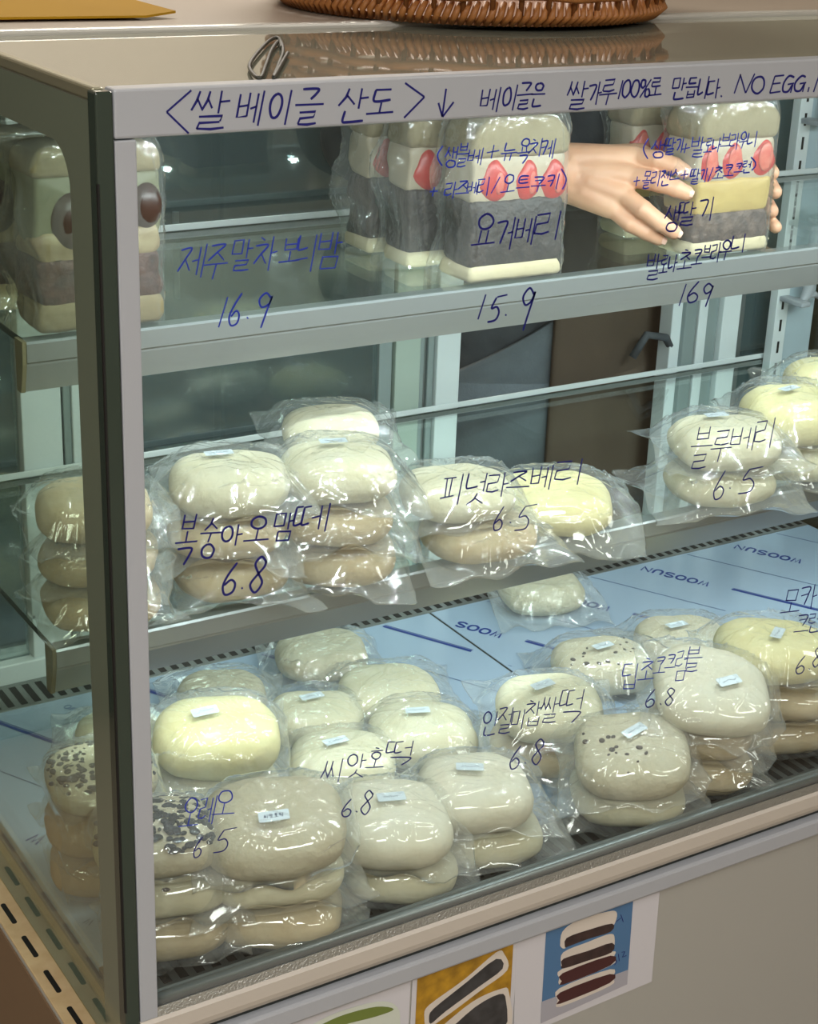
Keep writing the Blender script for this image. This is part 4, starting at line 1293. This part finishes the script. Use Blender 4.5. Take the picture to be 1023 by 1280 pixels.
# ------------------------------------------------------------------ the person behind the case
M_skin = mat('skin', rgb(222, 178, 146), 0.5, noise=(22, rgb(208, 154, 126), 1.3), bump=(160, .12), sss=.12)
M_nail = mat('fingernail', rgb(232, 190, 172), 0.3)
M_jacket = mat('jacket_dark', rgb(58, 62, 68), 0.85, noise=(26, rgb(84, 88, 92), 1.0), bump=(70, .8))
M_apron = mat('apron_brown', rgb(88, 74, 60), 0.8, noise=(5, rgb(80, 66, 54), 1.0), bump=(300, .2))
M_tunic = mat('tunic_grey', rgb(104, 112, 118), 0.85, noise=(40, rgb(90, 98, 104), 1.0), bump=(240, .4))
M_hair = mat('hair_black', rgb(30, 26, 24), 0.5, bump=(200, .5))
M_trouser = mat('trousers_dark', rgb(50, 52, 58), 0.85)
M_shoe = mat('shoe_black', rgb(26, 26, 28), 0.5)

PX, PY = 1.00, .90       # where the person stands
person = thing('person', 'person in a dark jacket and brown apron reaching into the case with both hands', 'person', (0, 0, 0))


def hpt(px, py, y):
    return on_y(px, py, y)


def hand(wrist, mcps, fingers, palm_n, elbow, thumb):
    """wrist, knuckles and fingertip chains in space; returns a fused hand with its forearm"""
    mb = MB()
    mb.capsule(wrist, elbow, .0290, .042)
    wr = np.array(wrist)
    for i, m_ in enumerate(mcps):
        m_ = np.array(m_)
        off = (i - 1.5) * np.array([0, 0, -.0075])
        mb.capsule(wr + off * 1.2, m_, .0190, .0140)
        mb.capsule(wr * .5 + m_ * .5 + off * .3, m_, .0172, .0136)
    for i in range(3):
        a, b = np.array(mcps[i]), np.array(mcps[i + 1])
        mb.capsule(a * .82 + wr * .18, b * .82 + wr * .18, .0115, .0115)
    for ch, r0 in fingers:
        k = len(ch)
        for i in range(k - 1):
            ra, rb = 1.22 * r0 * (1 - .09 * i), 1.22 * r0 * (1 - .09 * (i + 1))
            mb.capsule(ch[i], ch[i + 1], ra, rb)
            if i: mb.ellipsoid(ch[i], (ra * 1.06,) * 3, 14, 8)
    for i in range(len(thumb) - 1):
        mb.capsule(thumb[i], thumb[i + 1], .0135 - .0018 * i, .0122 - .0018 * i)
    return mb


A3 = lambda *p: np.array(p, float)
# right hand (viewer's left): back of the hand to the glass, fingers on the sandwich's left flank
wrR = hpt(700, 214, .395)
mR = [hpt(793, 197, .350), hpt(787, 220, .340), hpt(777, 242, .338), hpt(763, 258, .344)]
fR = [([mR[0], hpt(822, 200, .322), hpt(843, 207, .306), hpt(856, 214, .296)], .0098),
      ([mR[1], hpt(824, 228, .306), hpt(846, 236, .291), hpt(858, 241, .284)], .0100),
      ([mR[2], hpt(804, 262, .308), hpt(826, 279, .292), hpt(843, 290, .285)], .0097),
      ([mR[3], hpt(788, 280, .320), hpt(808, 291, .308), hpt(824, 299, .301)], .0086)]
elR = A3(.60, .66, .585)
thR = [wrR * .55 + mR[0] * .45 + A3(0, .016, .006), hpt(800, 192, .375), hpt(826, 205, .362), hpt(842, 214, .350)]
handR = hand(wrR, mR, fR, None, elR, thR)
# left hand: behind the sandwich, finger ends showing at its right edge
wrL = A3(.905, .475, .570)
mL = [A3(.936, .405, .596), A3(.940, .400, .577), A3(.940, .402, .556), A3(.934, .408, .537)]
tips = [(hpt(968, 212, .345), hpt(966, 216, .316)), (hpt(971, 236, .335), hpt(969, 240, .306)), (hpt(968, 262, .345), hpt(965, 264, .318)), (hpt(972, 279, .338), hpt(970, 284, .310))]
fL = []
for m_, (pip, tip), r0 in zip(mL, tips, (.0095, .0098, .0095, .0086)):
    pip = m_ * .45 + pip * .55 + A3(.010, 0, 0)
    fL.append(([m_, pip, pip * .4 + tip * .6 + A3(.004, 0, 0), tip], r0))
elL = A3(1.10, .68, .50)
thL = [wrL + A3(.006, -.03, .018), A3(.906, .40, .612), A3(.892, .365, .620), A3(.884, .350, .618)]
handL = hand(wrL, mL, fL, None, elL, thL)
hm = MB()
hm.v, hm.f = list(handR.v), list(handR.f)
hm.add(handL.v, handL.f)
v1, f1 = remesh(hm, .0018, 5, .5)

# head, trunk, upper arms and legs
tr = MB()
shR, shL = A3(PX - .175, PY - .01, .735), A3(PX + .175, PY - .01, .735)
tr.capsule(A3(PX, PY, .30), A3(PX, PY, .45), .135, .125).capsule(A3(PX - .05, PY, .47), A3(PX - .08, PY, .68), .10, .095).capsule(A3(PX + .05, PY, .47), A3(PX + .08, PY, .68), .10, .095)
tr.capsule(shR, shL, .055, .055).capsule(A3(PX, PY + .01, .72), A3(PX, PY - .03, .88), .058, .050)
tr.capsule(shR, elR, .052, .040).capsule(shL, elL, .052, .040)
tr.capsule(elR, elR * .35 + wrR * .65, .041, .030).capsule(elL, elL * .35 + wrL * .65, .041, .030)
HC = A3(PX - .02, PY - .06, .975)
tr.ellipsoid(HC + A3(0, .012, .012), (.076, .092, .108), 28, 20)
tr.ellipsoid(HC + A3(0, -.022, -.055), (.056, .062, .060), 24, 16)       # jaw
tr.capsule(HC + A3(0, -.082, .012), HC + A3(0, -.098, -.018), .007, .011)   # nose
tr.capsule(HC + A3(-.018, -.078, -.052), HC + A3(.018, -.078, -.052), .006, .006)  # lips
for s_ in (-1, 1):
    tr.ellipsoid(HC + A3(s_ * .078, .012, -.008), (.008, .018, .030), 14, 10)
    tr.ellipsoid(HC + A3(s_ * .030, -.070, .020), (.020, .012, .008), 14, 8)
    hip, kn, an = A3(PX + s_ * .085, PY, .27), A3(PX + s_ * .09, PY - .02, -.17), A3(PX + s_ * .09, PY + .01, -.54)
    tr.capsule(hip, kn, .085, .056).capsule(kn, an, .055, .036)
    tr.capsule(an + A3(0, .02, -.045), an + A3(0, -.13, -.052), .030, .026)
v2, f2 = remesh(tr, .009, 8, .5)
bd = MB().add(v1, f1)
bd.add(v2, f2)
body = bd.build('body', M_skin, person, smooth=True)
for ch, r0 in fR:
    tip, prv = np.array(ch[-1]), np.array(ch[-2])
    d_ = (tip - prv) / np.linalg.norm(tip - prv)
    toward = CAM_C - tip
    toward = A3(-.35, -.85, .40)
    nrm = toward - d_ * (toward @ d_)
    nrm /= np.linalg.norm(nrm)
    sd = np.cross(d_, nrm)
    c0 = tip + d_ * .0022 + nrm * (r0 * .80)
    nv, nf = [], []
    for j in range(5):
        for i in range(5):
            a, b = (i - 2) / 2, (j - 2) / 2
            a2 = a * math.sqrt(max(0, 1 - .35 * b * b)) if j > 0 else a
            nv.append(c0 + sd * a2 * .0046 + d_ * b * .0058 - nrm * (.0020 * a * a + .0010 * b * b))
    for j in range(4):
        for i in range(4):
            nf.append((j * 5 + i, j * 5 + i + 1, j * 5 + i + 6, j * 5 + i + 5))
    n2 = len(nv)
    nv += [p - nrm * .0012 for p in nv]
    nf += [tuple(q + n2 for q in f_)[::-1] for f_ in nf]
    obj('fingernail', nv, nf, M_nail, body, smooth=True)
# eyes and hair
for s_ in (-1, 1):
    e = MB().ellipsoid(HC + A3(s_ * .030, -.074, .006), (.012, .010, .0075), 16, 10).build('eye', mat('eye_white', rgb(230, 228, 222), .3), body, smooth=True)
    MB().ellipsoid(HC + A3(s_ * .030, -.0815, .006), (.0052, .004, .0052), 12, 8).build('iris', M_hair, e, smooth=True)
hr = MB().ellipsoid(HC + A3(0, .030, .030), (.086, .095, .106), 28, 18).ellipsoid(HC + A3(0, .085, .02), (.05, .05, .05), 18, 12)
hr.ellipsoid(HC + A3(0, -.03, .085), (.07, .055, .035), 20, 12)
MB().add(*remesh(hr, .007, 5)).build('hair', M_hair, body, smooth=True)

# clothes
jk = MB()
jk.capsule(A3(PX, PY, .36), A3(PX, PY, .48), .165, .150).capsule(A3(PX - .05, PY, .48), A3(PX - .08, PY, .69), .125, .115).capsule(A3(PX + .05, PY, .48), A3(PX + .08, PY, .69), .125, .115)
jk.capsule(shR, shL, .075, .075).capsule(A3(PX - .03, PY, .2), A3(PX - .02, PY, .4), .175, .16)
jk.capsule(shR, elR, .072, .060).capsule(shL, elL, .072, .060)
jk.capsule(elR, elR * .52 + wrR * .48, .060, .046).capsule(elL, elL * .42 + wrL * .58, .060, .046)
jv, jf = remesh(jk, .010, 8)
jv = np.array(jv)
jv[:, 1] += wob(jv[:, 0], jv[:, 1], jv[:, 2], 5, 40) * .006
MB().add(jv, jf).build('jacket', M_jacket, person, smooth=True)
# grey tunic hem: a skirted panel with a slanting top edge under the jacket front
def panel(name, xs, ztop, zbot, yf, m, thick=.008, seed=2):
    n = len(xs)
    v, f = [], []
    rows = 14
    for k in range(2):
        for j in range(rows + 1):
            for i, x in enumerate(xs):
                zt_, t_ = ztop(x), j / rows
                z = zt_ + (zbot - zt_) * t_
                yy = yf + .55 * (x - PX) ** 2 / .3 + .006 * math.sin(x * 70 + seed) * t_ + k * thick
                v.append((x, yy, z))
    o = (rows + 1) * n
    for j in range(rows):
        for i in range(n - 1):
            a = j * n + i
            f += [(a, a + 1, a + n + 1, a + n), (o + a + n, o + a + n + 1, o + a + 1, o + a)]
    for j in range(rows):
        a = j * n
        f += [(a, a + n, o + a + n, o + a), (a + n - 1, o + a + n - 1, o + a + 2 * n - 1, a + 2 * n - 1)]
    for i in range(n - 1):
        f += [(i, o + i, o + i + 1, i + 1), (rows * n + i, rows * n + i + 1, o + rows * n + i + 1, o + rows * n + i)]
    return obj(name, v, f, m, person, smooth=True)


panel('tunic', np.linspace(.78, .985, 16), lambda x: .205 + max(-.01, (x - .79)) * .58, -.25, .712, M_tunic)
ap = panel('apron', np.linspace(.945, 1.22, 20), lambda x: .52 if .95 < x < 1.15 else .47, -.30, .700, M_apron)
MB().tube([(1.08, .694, .235), (1.10, .690, .268), (1.14, .694, .258), (1.17, .702, .225)], .006, 8).build('apron_tie', M_jacket, ap, smooth=True)
MB().tube([(.955, .72, .51), (.95, .80, .70), (.985, .915, .80)], .012, 8).build('neck_strap', M_apron, ap, smooth=True)
MB().tube([(1.14, .72, .51), (1.10, .80, .72), (1.02, .915, .80)], .012, 8).build('neck_strap', M_apron, ap, smooth=True)
lg = MB()
for s_ in (-1, 1):
    hip, kn, an = A3(PX + s_ * .085, PY, .25), A3(PX + s_ * .09, PY - .02, -.17), A3(PX + s_ * .09, PY + .01, -.52)
    lg.capsule(hip, kn, .108, .075).capsule(kn, an, .074, .058)
lg.capsule(A3(PX - .06, PY, .26), A3(PX + .06, PY, .26), .13, .13)
MB().add(*remesh(lg, .011, 6)).build('trousers', M_trouser, person, smooth=True)
for s_ in (-1, 1):
    an = A3(PX + s_ * .09, PY + .01, -.54)
    sh_ = MB().capsule(an + A3(0, .03, -.040), an + A3(0, -.14, -.046), .040, .034)
    v_, f_ = remesh(sh_, .006, 4)
    v_ = [(a, b, max(c, FLOOR + .001)) for a, b, c in v_]
    obj('shoe', v_, f_, M_shoe, person, smooth=True)

# ------------------------------------------------------------------ on top of the case
M_rattan = mat('rattan', rgb(186, 124, 66), 0.5, noise=(30, rgb(146, 92, 46), 1.0))
M_rattan2 = mat('rattan_dark', rgb(136, 86, 44), 0.6)
bk = thing('wicker_basket', 'round brown wicker basket standing on top of the case', 'basket', (.60, .45, .7580))
RB, HB = .205, .13
MB().prism([(RB * .985 * math.cos(R(a)), RB * .985 * math.sin(R(a))) for a in range(0, 360, 8)], 'z', .001, .008).build('base', M_rattan2, bk)
rim = MB()
for k in range(150):
    a = 2 * math.pi * k / 150
    c = np.array([RB * math.cos(a), RB * math.sin(a), .011])
    tg_ = np.array([-math.sin(a), math.cos(a), 0])
    rd_ = np.array([math.cos(a), math.sin(a), 0])
    rim.tube([c - tg_ * .004 - rd_ * .004 - A3(0, 0, .008), c + rd_ * .006, c + tg_ * .004 - rd_ * .002 + A3(0, 0, .012)], .0036, 6)
rim.build('braided_foot', M_rattan, bk, smooth=True)
ns = 46
wv = MB()
for L in range(9):
    z = .030 + L * .0115
    pts = []
    for k in range(ns * 4):
        a = 2 * math.pi * k / (ns * 4)
        r_ = RB + .004 + .02 * (z / HB) + .0042 * math.cos(ns / 2 * a + math.pi * L)
        pts.append((r_ * math.cos(a), r_ * math.sin(a), z + .0016 * math.sin(a * 9 + L)))
    wv.tube(pts, .0046, 6, closed=True)
wv.build('woven_side', M_rattan, bk, smooth=True)
for k in range(ns):
    a = 2 * math.pi * k / ns
    MB().tube([((RB + .002) * math.cos(a), (RB + .002) * math.sin(a), .010), ((RB + .004 + .02) * math.cos(a), (RB + .024) * math.sin(a), HB + .006)], .0030, 6).build('stake', M_rattan2, bk, smooth=True)
MB().tube([((RB + .024) * math.cos(R(a)), (RB + .024) * math.sin(R(a)), HB + .006) for a in range(0, 360, 6)], .008, 8, closed=True).build('rim', M_rattan, bk, smooth=True)

# ochre card folder at the rear left
M_card = mat('card_ochre', rgb(182, 140, 14), 0.9, noise=(6, rgb(170, 128, 10), 1.0))
ca_, cb_, cc_ = on_z(-60, 25, .760), on_z(183, 22, .760), on_z(222, 20, .760)
cd_ = on_z(222, 20, .760)
cf = thing('card_folder', 'ochre yellow card folder with a dark red lower edge lying on the case top', 'folder', (float(ca_[0]), float(ca_[1]), .758))
lo = lambda p: (float(p[0] - ca_[0]), float(p[1] - ca_[1]), 0)
p0, p1, p2 = lo(ca_), lo(cb_), lo(cc_)
sheet = [(p0[0], p0[1], .004), (p1[0], p1[1], .004), (p2[0], p2[1] + .004, .0065), (p2[0] - .055, p2[1] + .12, .022), (p0[0], p0[1] + .14, .026)]
v = sheet + [(a, b, c - .0022) for a, b, c in sheet]
n = len(sheet)
obj('card_sheet', v, [tuple(range(n)), tuple(range(2 * n - 1, n - 1, -1))] + [(i, (i + 1) % n, n + (i + 1) % n, n + i) for i in range(n)], M_card, cf)
MB().box(p0[0], p1[0], p0[1] + .0005, p1[1] + .10, .0004, .0022).build('red_backing', mat('card_red', rgb(96, 30, 26), 0.6), cf)

# cable laid on the glass top in place of a reflected one
pts = [on_z(a, b, .7565) for a, b in ((352, 60), (349, 48), (338, 50), (322, 66), (312, 82), (318, 94), (326, 97), (331, 86), (340, 62), (350, 51), (354, 64), (348, 82), (342, 97), (352, 80), (360, 66))]
tag(MB().tube(smooth_line(pts, 6), .0016, 8).build('cable', mat('cable_grey', rgb(62, 62, 54), 0.5), None, smooth=True), 'thin black cable looped on the glass top left of the basket, standing in for a reflection', 'cable')

# ------------------------------------------------------------------ printed pictures on the front panel
M_paper = mat('paper_white', rgb(206, 206, 212), 0.6)
YP = .0032


def FP(px, py, dy=0.0):
    p = on_y(px, py, YP)
    return (float(p[0]), YP - dy, float(p[2]))


def flat(name, pix, m, parent, dy, th=.0002):
    q = [FP(a, b, dy) for a, b in pix]
    n = len(q)
    v = q + [(a, b + th, c) for a, b, c in q]
    return obj(name, v, [tuple(range(n)), tuple(range(2 * n - 1, n - 1, -1))] + [(i, (i + 1) % n, n + (i + 1) % n, n + i) for i in range(n)], m, parent)


def blob(pix, k=4):
    s = smooth_line(list(pix) + [pix[0]], k)
    return [tuple(p) for p in s[:-1]]


M_pblue = mat('print_blue', rgb(78, 118, 160), 0.5)
M_pcloth = mat('print_cloth', rgb(168, 168, 178), 0.5)
M_pdark = mat('print_dark', rgb(44, 32, 34), 0.5, noise=(90, rgb(70, 52, 50), .8))
M_pmar = mat('print_maroon', rgb(72, 36, 38), 0.5)
M_pbun = mat('print_bun', rgb(214, 206, 196), 0.5)
M_pyel = mat('print_squash', rgb(206, 158, 40), 0.5, noise=(60, rgb(120, 88, 24), 1.0))
M_pgreen = mat('print_green', rgb(112, 128, 60), 0.5)
M_pgrey = mat('print_greybun', rgb(74, 74, 76), 0.5, noise=(80, rgb(40, 40, 42), 1.0))

t = thing('printed_picture', 'printed picture of a stack of dark-filled bread halves on blue', 'picture', (0, 0, 0))
flat('paper', [(646, 1172), (826, 1103), (815, 1227), (660, 1292), (642, 1296)], M_paper, t, 0)
pic = flat('blue_background', [(683, 1160), (792, 1120), (784, 1230), (676, 1279)], M_pblue, t, .0004)
flat('table_cloth', [(677, 1252), (785, 1212), (784, 1230), (676, 1279)], M_pcloth, pic, .0006)
for bun, fil, mm in (([(700, 1182), (703, 1164), (722, 1150), (755, 1140), (770, 1139), (769, 1152), (760, 1160), (720, 1172), (706, 1185)], [(706, 1184), (708, 1172), (735, 1162), (765, 1154), (763, 1164), (735, 1173)], M_pdark),
                     ([(701, 1205), (704, 1190), (735, 1177), (762, 1167), (768, 1172), (764, 1188), (735, 1198), (705, 1208)], [(702, 1206), (704, 1198), (735, 1188), (765, 1178), (764, 1190), (735, 1200), (704, 1210)], M_pdark),
                     ([(699, 1222), (702, 1211), (764, 1189), (767, 1196), (764, 1206), (704, 1230)], [(702, 1226), (703, 1216), (763, 1194), (763, 1206), (704, 1230)], M_pmar),
                     ([(697, 1250), (699, 1235), (763, 1211), (766, 1222), (762, 1232), (700, 1258)], [(699, 1250), (700, 1240), (762, 1217), (762, 1228), (700, 1254)], M_pmar)):
    b = flat('bread_half', blob(bun), M_pbun, pic, .0008)
    flat('dark_filling', blob(fil, 3), mm, b, .0010)
hw_ = MB()
for s2 in ([(768, 1196), (771, 1202), (768, 1206)], [(773, 1192), (774, 1201)], [(777, 1190), (781, 1189), (778, 1196), (783, 1194)], [(770, 1152), (776, 1147)], [(776, 1143), (779, 1152)]):
    ribbon(hw_, [(FP(*p)[0], FP(*p)[2]) for p in s2], lambda p, h: (p[0], YP - .0006 - h, p[1]), .0011, .0001)
hw_.build('handwriting', M_pen, pic)

t = thing('printed_picture', 'printed picture of grey cut bread on yellow squash pieces', 'picture', (0, 0, 0))
flat('paper', [(516, 1222), (648, 1170), (640, 1300), (510, 1345)], M_paper, t, -.0001)
pic = flat('yellow_background', [(522, 1220), (642, 1175), (635, 1300), (516, 1345)], M_pyel, t, .0004)
for bun, fil in (([(530, 1268), (536, 1256), (580, 1224), (620, 1190), (630, 1192), (634, 1212), (600, 1238), (560, 1268), (534, 1284)], [(536, 1270), (542, 1260), (582, 1228), (620, 1198), (628, 1210), (598, 1233), (556, 1264), (538, 1279)]),
                 ([(548, 1286), (590, 1252), (625, 1236), (636, 1240), (634, 1290), (560, 1310)], [(560, 1288), (594, 1258), (624, 1242), (632, 1250), (628, 1288), (566, 1304)])):
    b = flat('bread_half', blob(bun), M_pbun, pic, .0008)
    flat('grey_filling', blob(fil, 3), M_pgrey, b, .0010)

t = thing('printed_picture', 'printed picture of pale bread with green filling, lower edge of the frame', 'picture', (0, 0, 0))
flat('paper', [(330, 1288), (514, 1222), (508, 1345), (325, 1400)], M_paper, t, -.0002)
b = flat('bread_half', blob([(388, 1282), (420, 1266), (470, 1252), (494, 1256), (500, 1275), (490, 1310), (380, 1330)]), mat('print_pale', rgb(206, 214, 202), .5), t, .0004)
flat('green_filling', blob([(402, 1280), (430, 1268), (470, 1258), (492, 1261), (470, 1270), (425, 1282), (400, 1296)]), M_pgreen, b, .0008)
